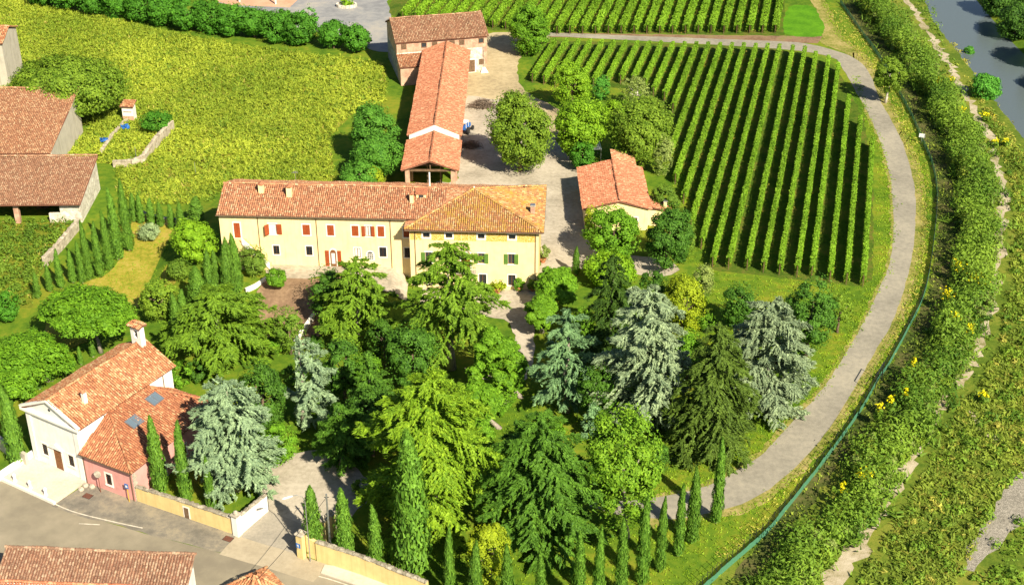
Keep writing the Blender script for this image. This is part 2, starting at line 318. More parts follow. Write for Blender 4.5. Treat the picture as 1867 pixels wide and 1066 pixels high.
M['g_cobble'] = ground('cobbled_entrance', [(.2, (.26, .24, .20)), (.8, (.38, .34, .28))], .3, 3, 20, bmp=.3, bd=.02); M['g_cobble2'] = ground('sandy_apron', [(.2, (.34, .29, .21)), (.8, (.44, .38, .28))], .3, 2, 20, bmp=.2, bd=.01)
M['g_orange'] = ground('orange_paving', [(.2, (.52, .28, .18)), (.8, (.64, .38, .26))], .3, 2, 20, bmp=.1, bd=.01)
M['g_sand'] = ground('sandy_path', [(.2, (.20, .19, .08)), (.4, (.36, .31, .21)), (.8, (.50, .44, .34))], .2, 1.2, 8)
M['g_bar'] = ground('river_gravel', [(.2, (.14, .13, .11)), (.5, (.27, .25, .21)), (.8, (.42, .385, .33))], .3, 3, 9, (.2, .3, .5))
M['g_darklane'] = ground('lane_shade_tone', [(.2, (.035, .06, .012)), (.5, (.07, .09, .02)), (.8, (.13, .115, .045))], .2, 1.5, 8)  # grass colour darkened to carry the scrub belt's shade over the lane
m, nt, n_, l_, bs = mat_base('river_water'); bs.inputs['Base Color'].default_value = (.105, .135, .15, 1); bs.inputs['Roughness'].default_value = .16
bump(nt, bs, noise(nt, 1.3, 5), .12, .1); M['water'] = m
M['line'] = plain('worn_road_paint', (.58, .53, .44), .8, var=.25, scale=1.5)

# ------------------------------------------------------------------ the ground and what is laid on it
def gridline(lo, hi, a, b, st): return sorted(set([lo, lo * .45 + a * .55, *np.arange(a, b + .1, st).tolist(), hi * .45 + b * .55, hi]))
gx = gridline(-2600, 2600, -190, 290, 2.5); gy = gridline(-1200, 4200, 84, 440, 2.5)
_V = np.array([(x, y, (gz(x, y) if 60 < x < 290 and 84 < y < 440 or -56 < x < -12 and 160 < y < 210 else (-2.6 if (x > 290 or y > 440) and x > 60 and seg_d(x, y, RIVER) < -4 else 0.0))) for y in gy for x in gx])
_n = len(gx); _F = np.array([(j * _n + i, j * _n + i + 1, (j + 1) * _n + i + 1, (j + 1) * _n + i) for j in range(len(gy) - 1) for i in range(_n - 1)])
link('ground', np_mesh('ground', _V, _F, M['g_lawn'], True), kind='structure')
def smooth_px(pts, k=4, closed=True):
    n = len(pts); out = []
    for i in range(n if closed else n - 1):
        p0, p1, p2, p3 = [Vector((*pts[q % n if closed else min(max(q, 0), n - 1)], 0)) for q in (i - 1, i, i + 1, i + 2)]
        for s in range(k):
            t = s / k; out.append(tuple((.5 * (2 * p1 + (p2 - p0) * t + (2 * p0 - 5 * p1 + 4 * p2 - p3) * t * t + (3 * p1 - p0 - 3 * p2 + p3) * t ** 3)).xy))
    if not closed: out.append(tuple(pts[-1]))
    return out
def in_poly(x, y, poly):
    x = np.asarray(x); y = np.asarray(y); ins = np.zeros(x.shape, bool); n = len(poly)
    for i in range(n):
        x0, y0 = poly[i]; x1, y1 = poly[(i + 1) % n]
        if y0 == y1: continue
        c = ((y0 > y) != (y1 > y)) & (x < (x1 - x0) * (y - y0) / (y1 - y0) + x0); ins ^= c
    return ins
rnd = random.Random(5)
def sheet(name, px, mat, dz, k=4, jit=.25, conform=False, z=0.0, closed=True, world=None):
    pts = world if world else [tuple(P(a, b, z).xy) for a, b in (smooth_px(px, k) if k > 1 else px)]
    if jit:
        q = []
        for i in range(len(pts)):
            a = Vector(pts[i]); b = Vector(pts[(i + 1) % len(pts)]); n = max(1, min(60, int((b - a).length / 1.2)))
            for s in range(n):
                c = a.lerp(b, s / n); q.append((c.x + rnd.uniform(-jit, jit), c.y + rnd.uniform(-jit, jit)))
        pts = q
    bm = bmesh.new(); cv, _e, cf, *_ = delaunay_2d_cdt([Vector(q) for q in pts], [], [list(range(len(pts)))], 1, 1e-4)
    bv = [bm.verts.new((v.x, v.y, 0)) for v in cv]
    cen = np.array([[(cv[t[0]].x + cv[t[1]].x + cv[t[2]].x) / 3, (cv[t[0]].y + cv[t[1]].y + cv[t[2]].y) / 3] for t in cf]); ok = in_poly(cen[:, 0], cen[:, 1], pts)
    for t, k_ in zip(cf, ok):
        if k_: bm.faces.new([bv[i] for i in t])
    if conform:
        xs = [v.co.x for v in bm.verts]; ys = [v.co.y for v in bm.verts]
        for ax, lo, hi in ((0, min(xs), max(xs)), (1, min(ys), max(ys))):
            for t in np.arange(math.ceil(lo), hi, 1.0):
                co = (t, 0, 0) if ax == 0 else (0, t, 0); no = (1, 0, 0) if ax == 0 else (0, 1, 0)
                bmesh.ops.bisect_plane(bm, geom=bm.verts[:] + bm.edges[:] + bm.faces[:], plane_co=co, plane_no=no, dist=1e-5)
    for v in bm.verts: v.co.z = (gz(v.co.x, v.co.y) if conform else z) + dz
    for f in bm.faces:
        f.normal_update()
        if f.normal.z < 0: f.normal_flip()
    me = bpy.data.meshes.new(name); bm.to_mesh(me); bm.free(); me.materials.append(mat)
    return link(name, me, kind='structure')
FIELD = [(-70, -30), (60, 8), (150, 25), (300, 58), (450, 85), (560, 100), (650, 108), (700, 118), (706, 150), (700, 185), (640, 210), (600, 250), (608, 330), (560, 345), (400, 350), (350, 372), (250, 372), (215, 350), (215, 305), (255, 302), (300, 262), (318, 232), (290, 222), (240, 215), (150, 230), (140, 170), (60, 170), (20, 160), (-80, 150)]
sheet('field', FIELD, M['g_field'], .008, 1)
sheet('field', [(-90, 405), (140, 405), (140, 420), (90, 470), (70, 520), (60, 560), (-90, 570)], M['g_field'], .008, 1)
sheet('field', [(118, 282), (175, 225), (232, 215), (318, 228), (255, 300), (205, 300), (120, 292)], M['g_field'], .012, 1)
SCRUB = [(1500, -40), (1545, 20), (1575, 55), (1612, 105), (1644, 160), (1670, 208), (1692, 259), (1706, 298), (1715, 351), (1711, 415), (1701, 494), (1686, 547), (1661, 597), (1627, 658), (1606, 688), (1582, 732), (1542, 788), (1494, 852), (1446, 912), (1405, 960), (1360, 995), (1320, 1030), (1250, 1120), (2050, 1180), (2000, 500), (1880, 270), (1700, 36), (1670, -40)]
sheet('riverbank', SCRUB, M['g_ground'], .006, 1, conform=False).location.z = 0.0
# vineyard ground
sheet('vineyard_ground', [(955, 150), (1000, 74), (1400, 85), (1520, 118), (1575, 215), (1592, 320), (1592, 510), (1560, 522), (1300, 492), (1262, 380), (1232, 245), (1185, 165), (1100, 158)], M['g_vinegrass'], .010, 1)
sheet('vineyard_ground', [(700, 26), (740, -40), (1432, -40), (1430, 66), (1000, 58), (900, 56)], M['g_vinegrass'], .010, 1)
sheet('headland', [(1000, 60), (1430, 66), (1500, 66), (1490, 80), (1400, 76), (1000, 68)], M['g_soil'], .014, 1)
sheet('grass_mound', [(1432, 62), (1434, 20), (1450, 10), (1485, 14), (1503, 40), (1503, 66)], M['g_bright'], .016, 3)
# gravel track with its sandy verge
TR_IN = [(960, 64), (1000, 66), (1400, 88), (1513, 104), (1535, 124), (1558, 163), (1583, 208), (1603, 253), (1617, 298), (1626, 350), (1629, 422), (1622, 480), (1601, 530), (1576, 585), (1546, 636), (1520, 680), (1486, 725), (1452, 760), (1400, 818), (1382, 834), (1315, 874), (1261, 893), (1178, 909), (1120, 912), (1075, 900)]
TR_OUT = [(1075, 922), (1130, 938), (1208, 946), (1248, 944), (1315, 930), (1369, 911), (1422, 876), (1484, 816), (1524, 762), (1572, 682), (1598, 636), (1628, 585), (1647, 530), (1661, 480), (1668, 422), (1669, 360), (1662, 316), (1645, 259), (1622, 214), (1603, 180), (1586, 135), (1563, 110), (1527, 94), (1470, 80), (1400, 75), (1000, 60), (960, 58)]
def strip2(name, A, B, mat, dz, jit=.2, step=1.5):
    def walk(px):
        w = [P(a, b) for a, b in smooth_px(px, 4, False)]; L = [0]
        for i in range(len(w) - 1): L.append(L[-1] + (w[i + 1] - w[i]).length)
        return w, L
    (wa_, la), (wb_, lb_) = walk(A), walk(B); n = int(max(la[-1], lb_[-1]) / step)
    def at(w, L, t):
        d = t * L[-1]; i = min(len(w) - 2, max(0, int(np.searchsorted(L, d)) - 1)); return w[i].lerp(w[i + 1], (d - L[i]) / max(1e-6, L[i + 1] - L[i]))
    V = []
    for k in range(n + 1):
        for w, L in ((wa_, la), (wb_, lb_)):
            p = at(w, L, k / n); V.append((p.x + rnd.uniform(-jit, jit), p.y + rnd.uniform(-jit, jit), dz))
    F = [(2 * k, 2 * k + 1, 2 * k + 3, 2 * k + 2) for k in range(n)]; me = np_mesh(name, V, F, mat); bm = bmesh.new(); bm.from_mesh(me); bmesh.ops.recalc_face_normals(bm, faces=bm.faces)
    if sum(f.normal.z for f in bm.faces) < 0: bmesh.ops.reverse_faces(bm, faces=bm.faces)
    bm.to_mesh(me); bm.free(); return link(name, me, kind='structure')
def grow(pts, c, k): return [(c[0] + (x - c[0]) * k, c[1] + (y - c[1]) * k) for x, y in pts]
VOUT = [(1178, 962), (1215, 958), (1318, 944), (1376, 925), (1432, 888), (1496, 827), (1536, 774), (1586, 694), (1614, 642), (1646, 590), (1664, 534), (1679, 484), (1690, 422), (1688, 360), (1680, 310), (1662, 259), (1640, 214), (1620, 175), (1602, 132), (1575, 96), (1530, 66), (1500, 0), (1480, 0)]
VIN = [(1560, 140), (1578, 208), (1598, 253), (1611, 298), (1620, 350), (1623, 422), (1616, 480), (1594, 530), (1568, 585), (1538, 636), (1512, 678), (1478, 722), (1444, 755), (1392, 812), (1374, 828), (1308, 867), (1256, 887), (1178, 904)]
strip2('verge', VIN, VOUT[:-2][::-1], M['g_verge'], .018, .22, .9)
strip2('track', TR_IN, TR_OUT[::-1], M['g_track'], .024, .08)
sheet('verge', [(1490, -30), (1505, 0), (1535, 66), (1572, 96), (1545, 98), (1515, 86), (1495, 78), (1505, 50), (1478, 0)], M['g_verge'], .020, 1, .3)
# courtyard, yard, garden paths
sheet('yard', [(848, 84), (900, 60), (955, 62), (1000, 66), (992, 78), (950, 100), (945, 150), (975, 178), (1020, 200), (1030, 250), (930, 250), (845, 190)], M['g_yard'], .012, 2)
sheet('courtyard', [(840, 190), (880, 178), (960, 200), (1012, 255), (1040, 290), (1062, 303), (1066, 430), (1110, 462), (1200, 470), (1240, 492), (1190, 505), (1090, 486), (1020, 500), (982, 520), (970, 420), (800, 360), (800, 330), (836, 325)], M['g_gravel'], .020, 2)
sheet('garden_path', [(690, 500), (740, 520), (860, 535), (985, 520), (1010, 560), (975, 590), (975, 640), (955, 700), (925, 735), (900, 738), (930, 690), (940, 640), (930, 590), (880, 575), (800, 560), (700, 545), (640, 520)], M['g_gravel'], .016, 3, conform=True).location.z = .04
sheet('paving', [(478, 492), (735, 492), (744, 535), (790, 560), (700, 552), (650, 535), (640, 520), (610, 520), (566, 530), (545, 535), (490, 528)], M['g_gravel'], .08, 1, conform=True, jit=.1)
sheet('earth_terrace', [(482, 536), (566, 532), (640, 528), (650, 560), (600, 600), (540, 640), (490, 620), (470, 580)], M['g_brown'], .14, 2, conform=True)
sheet('dry_lawn', [(228, 400), (322, 412), (320, 450), (300, 480), (330, 520), (310, 545), (250, 560), (190, 600), (170, 620), (120, 640), (90, 690), (20, 720), (-60, 740), (-60, 690), (60, 640), (85, 590), (140, 520), (190, 505), (225, 460)], M['g_lawndry'], .05, 2, conform=True)
sheet('forecourt', [(478, 838), (520, 825), (600, 820), (640, 800), (660, 805), (640, 840), (665, 870), (700, 885), (650, 930), (600, 985), (560, 1010), (470, 960), (488, 905)], M['g_gravel'], .016, 2)
sheet('entrance', [(430, 978), (488, 930), (600, 975), (548, 1012)], M['g_cobble'], .022, 1, .05)
# village road
sheet('road', [(-160, 850), (0, 866), (60, 900), (110, 926), (250, 968), (420, 1012), (560, 1042), (600, 1044), (640, 1052), (800, 1110), (800, 1300), (-160, 1300)], M['g_asphalt'], .012, 1, .05)
sheet('shoulder', [(92, 922), (120, 906), (160, 880), (250, 908), (435, 975), (404, 1008), (300, 982), (220, 958), (150, 942)], M['g_shoulder'], .018, 1, .12)
sheet('pavement', [(430, 976), (548, 1011), (600, 1030), (570, 1060), (400, 1010)], M['g_cobble2'], .024, 1, .05)
_pb = [P(592, 1030), P(640, 1036), P(780, 1092), P(762, 1105), P(585, 1045)]
_b = MB(); _b.prism([p + Vector((0, 0, .012)) for p in _pb], (0, 0, .12), M['g_pave']); link('sidewalk', _b.fix('sidewalk'), kind='structure')
def strip_px(name, pts, wpx, mat, dz):
    w = [P(a, b) for a, b in smooth_px(pts, 4, False)]; L = []; Rr = []
    for i, p in enumerate(w):
        d = (w[min(i + 1, len(w) - 1)] - w[max(i - 1, 0)]).normalized(); nn = Vector((-d.y, d.x, 0)) * wpx / 2
        L.append((p + nn).xy); Rr.append((p - nn).xy)
    return sheet(name, None, mat, dz, jit=0, world=[tuple(q) for q in L + Rr[::-1]])
strip_px('road_marking', [(-40, 852), (25, 884), (75, 906), (130, 931), (200, 949), (260, 962)], .14, M['line'], .020)
strip_px('road_marking', [(144, 954), (182, 956)], .14, M['line'], .020)
strip_px('road_marking', [(556, 1044), (600, 1055), (660, 1075)], .13, M['line'], .020)
# asphalt yard at the top
sheet('asphalt_yard', [(395, -40), (400, 5), (470, 22), (540, 50), (600, 62), (650, 80), (690, 95), (738, 95), (712, 30), (706, 0), (720, -40)], M['g_asphalt_dark'], .012, 1, .2)
sheet('orange_pavement', [(380, -40), (398, 4), (425, 10), (528, 14), (545, -2), (560, -40)], M['g_orange'], .018, 1, .02)
# river side
sheet('sandy_path', [(1640, -20), (1680, 52), (1728, 122), (1768, 195), (1800, 255), (1818, 330), (1822, 420), (1808, 510), (1790, 560), (1780, 620), (1745, 670), (1722, 700), (1680, 755), (1645, 820), (1612, 870), (1580, 925), (1545, 985), (1490, 1075), (1440, 1160), (1480, 1160), (1530, 1075), (1580, 1000), (1612, 935), (1645, 885), (1680, 815), (1705, 770), (1742, 715), (1770, 680), (1802, 625), (1812, 560), (1826, 510), (1836, 420), (1832, 330), (1812, 250), (1778, 190), (1738, 118), (1690, 48), (1650, -20)], M['g_sand'], .014, 1, .7)
sheet('sandy_path', [(1762, 748), (1772, 750), (1800, 780), (1828, 806), (1818, 812), (1788, 786)], M['g_sand'], .014, 1, .3)
sheet('gravel_bar', [(1930, 840), (1862, 862), (1825, 895), (1795, 950), (1772, 1000), (1752, 1036), (1775, 1045), (1815, 1000), (1850, 960), (1930, 930)], M['g_bar'], .014, 1, .5)
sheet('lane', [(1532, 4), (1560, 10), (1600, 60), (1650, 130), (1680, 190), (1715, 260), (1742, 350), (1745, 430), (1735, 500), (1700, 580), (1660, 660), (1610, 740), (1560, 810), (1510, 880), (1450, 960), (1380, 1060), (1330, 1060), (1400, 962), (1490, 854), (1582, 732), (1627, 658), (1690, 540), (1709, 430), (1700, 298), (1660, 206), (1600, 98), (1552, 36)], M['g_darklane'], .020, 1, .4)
_r = [P(a, b, -1.4) for a, b in [(1560, -120), (1660, -40), (1640, 20), (1780, 300), (2400, 900), (2900, 700), (1990, 60), (1830, -120)]]
_b = MB(); _b.poly([(p.x, p.y, -1.4) for p in _r], M['water']); link('river', _b.mesh('river'), kind='structure')

# ------------------------------------------------------------------ leaves
rng = np.random.default_rng(11)
def unit(a): return a / (np.linalg.norm(a, axis=-1, keepdims=True) + 1e-9)
def sph(n): return unit(rng.normal(size=(n, 3)))
def cards(Pt, N, T, a, b):
    """leaf blades: centre Pt, normal N, long axis T, half-length a, half-width b"""
    N = unit(N); T = unit(T - N * (T * N).sum(1, keepdims=True)); B = np.cross(N, T)
    a = np.broadcast_to(np.asarray(a, float).reshape(-1, 1), (len(Pt), 1)); b = np.broadcast_to(np.asarray(b, float).reshape(-1, 1), (len(Pt), 1))
    return np.stack([Pt - T * a * .8 + B * b, Pt + T * a, Pt - T * a * .8 - B * b], 1)
def leaf_mesh(name, Q, mat):
    Q = np.concatenate([np.concatenate([q[:, [0, 1, 2]], q[:, [0, 2, 3]]]) if q.shape[1] == 4 else q for q in map(np.asarray, Q)]) if isinstance(Q, list) else Q; n = len(Q)
    return np_mesh(name, Q.reshape(-1, 3), np.arange(n * 3).reshape(n, 3), mat)
def clump_cards(C, rc, n, size, out=None, asp=1.5, squash=.8, up=.25):
    """cards on the shells of clumps; C (k,3) centres, rc (k,) radii, n cards per clump"""
    k = len(C); d = sph(k * n); rr = np.repeat(rc, n)[:, None] * rng.uniform(.55, 1.05, (k * n, 1))
    o = np.repeat(C, n, 0); p = o + d * rr * np.array([1, 1, squash])
    N = d * 1.15 + rng.normal(size=d.shape) * .38 + np.array([0, 0, up])
    if out is not None: N = N + np.repeat(out, n, 0) * .5
    s = size * rng.uniform(.45, 1.4, k * n)
    return cards(p, N, sph(k * n), s * asp * .5, s * .5)
def broad_crown(name, mat, Rx, Rz, zc, k=70, n=110, size=.34, seed=0, lobes=6, wob=.42, skirt=-.95):
    global rng; rng = np.random.default_rng(seed + 100)
    L = sph(lobes); d = sph(k); d[:, 2] = np.where(d[:, 2] < skirt, -d[:, 2], d[:, 2])
    bul = 1 + wob * ((d @ L.T).max(1) - .6)
    f = rng.uniform(.35, 1.0, k) ** .5 * bul * .86
    C = d * f[:, None] * np.array([Rx, Rx, Rz]); rc = min(Rx, Rz * 1.3) * rng.uniform(.17, .34, k) * (1.25 - .45 * f)
    C = C + np.array([0, 0, zc]); C[:, 2] = np.maximum(C[:, 2], rc * .5)
    nn = max(8, int(n)); Q = clump_cards(C, rc, nn, size, unit(C - [0, 0, zc]))
    m = int(k * nn * .10); e = sph(m); tip = e * (1 + wob * ((e @ L.T).max(1) - .6))[:, None] * np.array([Rx, Rx, Rz]) * rng.uniform(.78, 1.0, (m, 1)) + [0, 0, zc]; tip[:, 2] = np.maximum(tip[:, 2], .1)
    Q2 = cards(tip, e + rng.normal(size=(m, 3)) * .6 + [0, 0, .3], sph(m), size * .8, size * .4)
    return leaf_mesh(name, [Q, Q2], mat)
def cypress_crown(name, mat, H, Rm, seed, n=None, loose=.0):
    global rng; rng = np.random.default_rng(seed + 300)
    n = n or int(300 + 150 * H * Rm * 3.4)
    t = rng.uniform(.015, 1, n) ** .9; ph = rng.uniform(0, 2 * math.pi, n)
    prof = np.minimum(1, (t / .10 + .25) ** .7) * (1 - t ** 2.4) ** .75 + .03
    lump = 1 + .16 * np.sin(ph * 3 + t * 23 + seed) + .12 * np.sin(ph * 2 - t * 41) + rng.normal(0, .08 + loose, n)
    top = np.clip((t - .72) / .28, 0, 1); bend = .10 * H * .2 * top ** 2
    r = Rm * prof * lump
    o = np.stack([np.cos(ph), np.sin(ph), np.zeros(n)], 1)
    p = o * r[:, None] + np.stack([bend * math.cos(seed), bend * math.sin(seed), t * H], 1)
    T = np.array([0, 0, 1.0]) + o * rng.uniform(.1, .75, (n, 1)) + rng.normal(size=(n, 3)) * .15
    Q = cards(p, o + rng.normal(size=(n, 3)) * .35, T, rng.uniform(.14, .30, n), rng.uniform(.05, .095, n))
    core = []  # hidden solid core added inside the crown so light cannot leak through
    zs = np.array([.02, .12, .4, .7, .9]) * H; rs = np.array([.3, .72, .72, .52, .22]) * Rm
    for q in range(8):
        a, b = q * math.pi / 4, (q + 1) * math.pi / 4
        for i in range(4):
            core.append([(rs[i] * math.cos(a), rs[i] * math.sin(a), zs[i]), (rs[i] * math.cos(b), rs[i] * math.sin(b), zs[i]), (rs[i + 1] * math.cos(b), rs[i + 1] * math.sin(b), zs[i + 1]), (rs[i + 1] * math.cos(a), rs[i + 1] * math.sin(a), zs[i + 1])])
    return leaf_mesh(name, [Q, np.array(core)], mat)
def cedar_crown(name, mat, H, Rm, seed, z0=.08, nb=70, nc=420, droop=.10, pw=.6, rise=.16, size=1.0, gaps=.35, lat_w=.42, hang=.12, bend=0.0, dense=0):
    """tiers of spreading boughs; each bough a feathery plate of branchlets whose needle sprays point out and hang at the tips"""
    global rng; rng = np.random.default_rng(seed + 700); out = []; golden = 2.399
    for i in range(nb):
        t = (i + rng.uniform(.2, .8)) / nb; tt = min(.97, z0 + (1 - z0) * t ** 1.0); az = i * golden + rng.normal(0, .4)
        L = Rm * ((1 - tt) ** pw + .06) * min(1.0, .62 + 1.3 * tt) * 1.08 * rng.uniform(1 - gaps, 1.2)
        e = np.array([math.cos(az), math.sin(az), 0]); f = np.array([-e[1], e[0], 0])
        m = max(26, int(nc * (L / Rm) ** 1.3)); nbr = max(5, int(4 + L * 2.6))                       # branchlets
        s0 = rng.uniform(.10, 1, nbr) ** .8; sd = np.where(np.arange(nbr) % 2 == 0, 1, -1); bl = L * lat_w * (1.15 - s0 * .75) * rng.uniform(.7, 1.15, nbr)
        q = rng.integers(0, nbr, m); u = rng.uniform(0, 1, m) ** .8; s = s0[q]; ang = 1.0 - .35 * s
        rad = s * L + bl[q] * u * np.cos(ang); lat = sd[q] * bl[q] * u * np.sin(ang)
        main = rng.random(m) < .22; rad = np.where(main, rng.uniform(.1, 1.05, m) * L, rad); lat = np.where(main, rng.normal(0, .06, m), lat)
        sr = rad / L
        z = tt * H + L * (rise * sr - droop * 1.7 * np.maximum(sr, 0) ** 2.4) - np.abs(lat) * hang * (.4 + u) - rng.exponential(.07, m) * (.5 + sr) + rng.normal(0, .06, m)
        p = e * rad[:, None] + f * lat[:, None]; p[:, 2] = np.maximum(z, .1)
        p[:, 0] += bend * H * np.sin(tt * 2.6) * .12
        T = e * (.8 + .2 * sr[:, None]) + f * (np.sign(lat) * (~main) * .75)[:, None] + np.array([0, 0, -.10]) + rng.normal(size=(m, 3)) * .42
        N = np.array([0, 0, 1.0]) + e * .30 + rng.normal(size=(m, 3)) * .42
        sz = rng.uniform(.17, .36, m) * size
        out.append(cards(p, N, T, sz, sz * rng.uniform(.24, .42, m)))
    k = int(60 + H * 8); tz = rng.uniform(z0, .97, k); rr_ = Rm * .22 * (1 - tz) ** .7; ph = rng.uniform(0, 6.28, k)
    p = np.stack([rr_ * np.cos(ph), rr_ * np.sin(ph), tz * H], 1); out.append(cards(p, sph(k), sph(k), .45, .3))
    k = 70; tz = rng.uniform(.88, 1.0, k); p = np.stack([rng.normal(0, .05, k) + (1 - tz) * rng.normal(0, Rm * .5, k), rng.normal(0, .05, k) + (1 - tz) * rng.normal(0, Rm * .5, k), tz * H], 1)
    out.append(cards(p, sph(k), np.array([0, 0, 1.0]) + rng.normal(size=(k, 3)) * .5, .3 * size, .08))
    return leaf_mesh(name, out, mat)
def pine_crown(name, mat, Rx, th, zb, seed, k=60, n=130, size=.3):
    """umbrella pine: a domed plate of rounded puffs"""
    global rng; rng = np.random.default_rng(seed + 900)
    a = rng.uniform(0, 6.283, k); r = np.sqrt(rng.uniform(0, 1, k)); ell = 1 + .16 * np.cos(2 * a + seed)
    C = np.stack([np.cos(a) * r * Rx * .86 * ell, np.sin(a) * r * Rx * .86 * ell, zb + th * (.12 + .62 * (1 - r ** 2.2)) + rng.normal(0, .08 * th, k) - .1 * th], 1)
    rc = rng.uniform(.17, .27, k) * Rx * (1.05 - .25 * r)
    Q = clump_cards(C, rc, n, size, np.tile([0, 0, 1.0], (k, 1)), asp=1.7, squash=.72, up=.5)
    C2 = C * [.8, .8, 1] - [0, 0, .25 * th]; Q2 = clump_cards(C2, rc, 25, size * 1.6, None, squash=.5)
    return leaf_mesh(name, [Q, Q2], mat)
def hedge_cards(path, half, z0, z1, per_m, size, lump=.12, top=.42, asp=1.4):
    """leaves on the top and flanks of a hedge that follows path [(x,y,z)...]"""
    path = np.asarray(path, float); d = np.diff(path, axis=0); L = np.linalg.norm(d[:, :2], axis=1); cum = np.r_[0, np.cumsum(L)]; tot = cum[-1]
    n = int(tot * per_m); s = rng.uniform(0, tot, n); i = np.clip(np.searchsorted(cum, s) - 1, 0, len(L) - 1)
    f = ((s - cum[i]) / np.maximum(L[i], 1e-6))[:, None]; c = path[i] + d[i] * f
    e = unit(d[i] * np.array([1, 1, 0])); w = np.stack([-e[:, 1], e[:, 0], np.zeros(n)], 1)
    wob = 1 + lump * np.sin(s * 2.1 + 1) + lump * np.sin(s * 5.3) + rng.normal(0, lump * .6, n)
    side = rng.random(n); sgn = np.where(rng.random(n) < .5, 1, -1); istop = side < top
    u = np.where(istop, rng.uniform(-1, 1, n), sgn * rng.uniform(.75, 1.1, n)) * half * wob
    z = np.where(istop, z1 + (wob - 1) * .8 * (z1 - z0) * .5 - .25 * np.abs(u), rng.uniform(z0, z1, n))
    p = c + w * u[:, None]; p[:, 2] += z
    N = np.where(istop[:, None], np.array([0, 0, 1.0]), w * sgn[:, None] + np.array([0, 0, .3])) + rng.normal(size=(n, 3)) * .55
    sz = size * rng.uniform(.6, 1.2, n)
    return cards(p, N, sph(n), sz * asp * .5, sz * .5)
def scatter(poly, dens):
    a = np.array(poly); lo = a.min(0); hi = a.max(0); n = int((hi - lo).prod() * dens)
    p = rng.uniform(lo, hi, (n, 2)); return p[in_poly(p[:, 0], p[:, 1], poly)]
def wpoly(px, z=0): return [tuple(P(a, b, z).xy) for a, b in px]
def tufts(pts, h, k, wid=.16, lean=.5, z=None, var=.5):
    """k upright blades per plant"""
    n = len(pts); p = np.repeat(np.c_[pts, np.zeros(n) if z is None else z], k, 0); hh = np.repeat(h * rng.uniform(1 - var, 1 + var, n), k) * rng.uniform(.6, 1.1, n * k)
    T = np.c_[rng.normal(0, lean, (n * k, 2)), np.ones(n * k)]; T = unit(T)
    p = p + np.c_[rng.normal(0, .14 + h * .16, (n * k, 2)), np.zeros(n * k)] + T * hh[:, None] * .5
    N = np.c_[rng.normal(size=(n * k, 2)), rng.uniform(.7, 1.6, n * k)]
    return cards(p, N, T, hh * .5, wid * rng.uniform(.6, 1.3, n * k))
def stuff(name, Q, mat, label=None, cat=None):
    o = link(name, leaf_mesh(name, Q, mat), kind='stuff')
    return setp(o, label, cat)
def trunk_mesh(name, H, r0, r1, mat, seed=0, lean=(0, 0), limbs=(), n=7):
    rr = random.Random(seed); b = MB(); pts = []; m = 5
    for i in range(m + 1):
        t = i / m; pts.append((lean[0] * t + rr.uniform(-1, 1) * r0 * .5 * (i > 0), lean[1] * t + rr.uniform(-1, 1) * r0 * .5 * (i > 0), H * t - .15 * (i == 0)))
    b.tube(pts, [r0 * 1.35] + [r0 + (r1 - r0) * i / m for i in range(1, m + 1)], mat, n)
    for (t0, dx, dy, dz, r) in limbs:
        s = Vector(pts[0]).lerp(Vector(pts[-1]), t0); e = s + Vector((dx, dy, dz)); mid = s.lerp(e, .5) + Vector((0, 0, -.1 * dz)); b.tube([s, mid, e], [r, r * .75, r * .35], mat, 5)
    return b.fix(name, True)

# ------------------------------------------------------------------ building kit
class Fac:
    """a facade: origin O, direction u along it, outward normal n (all in the building's own axes)"""
    def __init__(s, O, u, n): s.O = Vector(O); s.u = Vector(u).normalized(); s.n = Vector(n).normalized()
    def pt(s, a, z, c=0): return s.O + s.u * a + Vector((0, 0, z)) + s.n * c
    def box(s, b, a0, a1, z0, z1, c0, c1, mat):
        b.hexa([s.pt(a0, z0, c1), s.pt(a1, z0, c1), s.pt(a1, z0, c0), s.pt(a0, z0, c0), s.pt(a0, z1, c1), s.pt(a1, z1, c1), s.pt(a1, z1, c0), s.pt(a0, z1, c0)], mat)
    def wall(s, b, a0, a1, z0, z1, mat, holes=(), dep=.24):
        xs = sorted({a0, a1, *[h[0] for h in holes], *[h[1] for h in holes]}); zs = sorted({z0, z1, *[h[2] for h in holes], *[h[3] for h in holes]})
        for i in range(len(xs) - 1):
            for j in range(len(zs) - 1):
                mx, mz = (xs[i] + xs[i + 1]) / 2, (zs[j] + zs[j + 1]) / 2
                if any(h[0] < mx < h[1] and h[2] < mz < h[3] for h in holes): continue
                b.poly([s.pt(xs[i], zs[j]), s.pt(xs[i + 1], zs[j]), s.pt(xs[i + 1], zs[j + 1]), s.pt(xs[i], zs[j + 1])], mat)
        for h in holes:
            q = [(h[0], h[2]), (h[1], h[2]), (h[1], h[3]), (h[0], h[3])]
            for k in range(4):
                (x, z), (x2, z2) = q[k], q[(k + 1) % 4]; b.poly([s.pt(x, z), s.pt(x2, z2), s.pt(x2, z2, -dep), s.pt(x, z, -dep)], mat)
    def arch(s, a0, a1, z0, zs, z1, c, n=8):
        m = (a0 + a1) / 2; r = (a1 - a0) / 2
        return [s.pt(a0, z0, c), s.pt(a1, z0, c)] + [s.pt(m + r * math.cos(math.pi * k / n), zs + (z1 - zs) * math.sin(math.pi * k / n), c) for k in range(n + 1)]
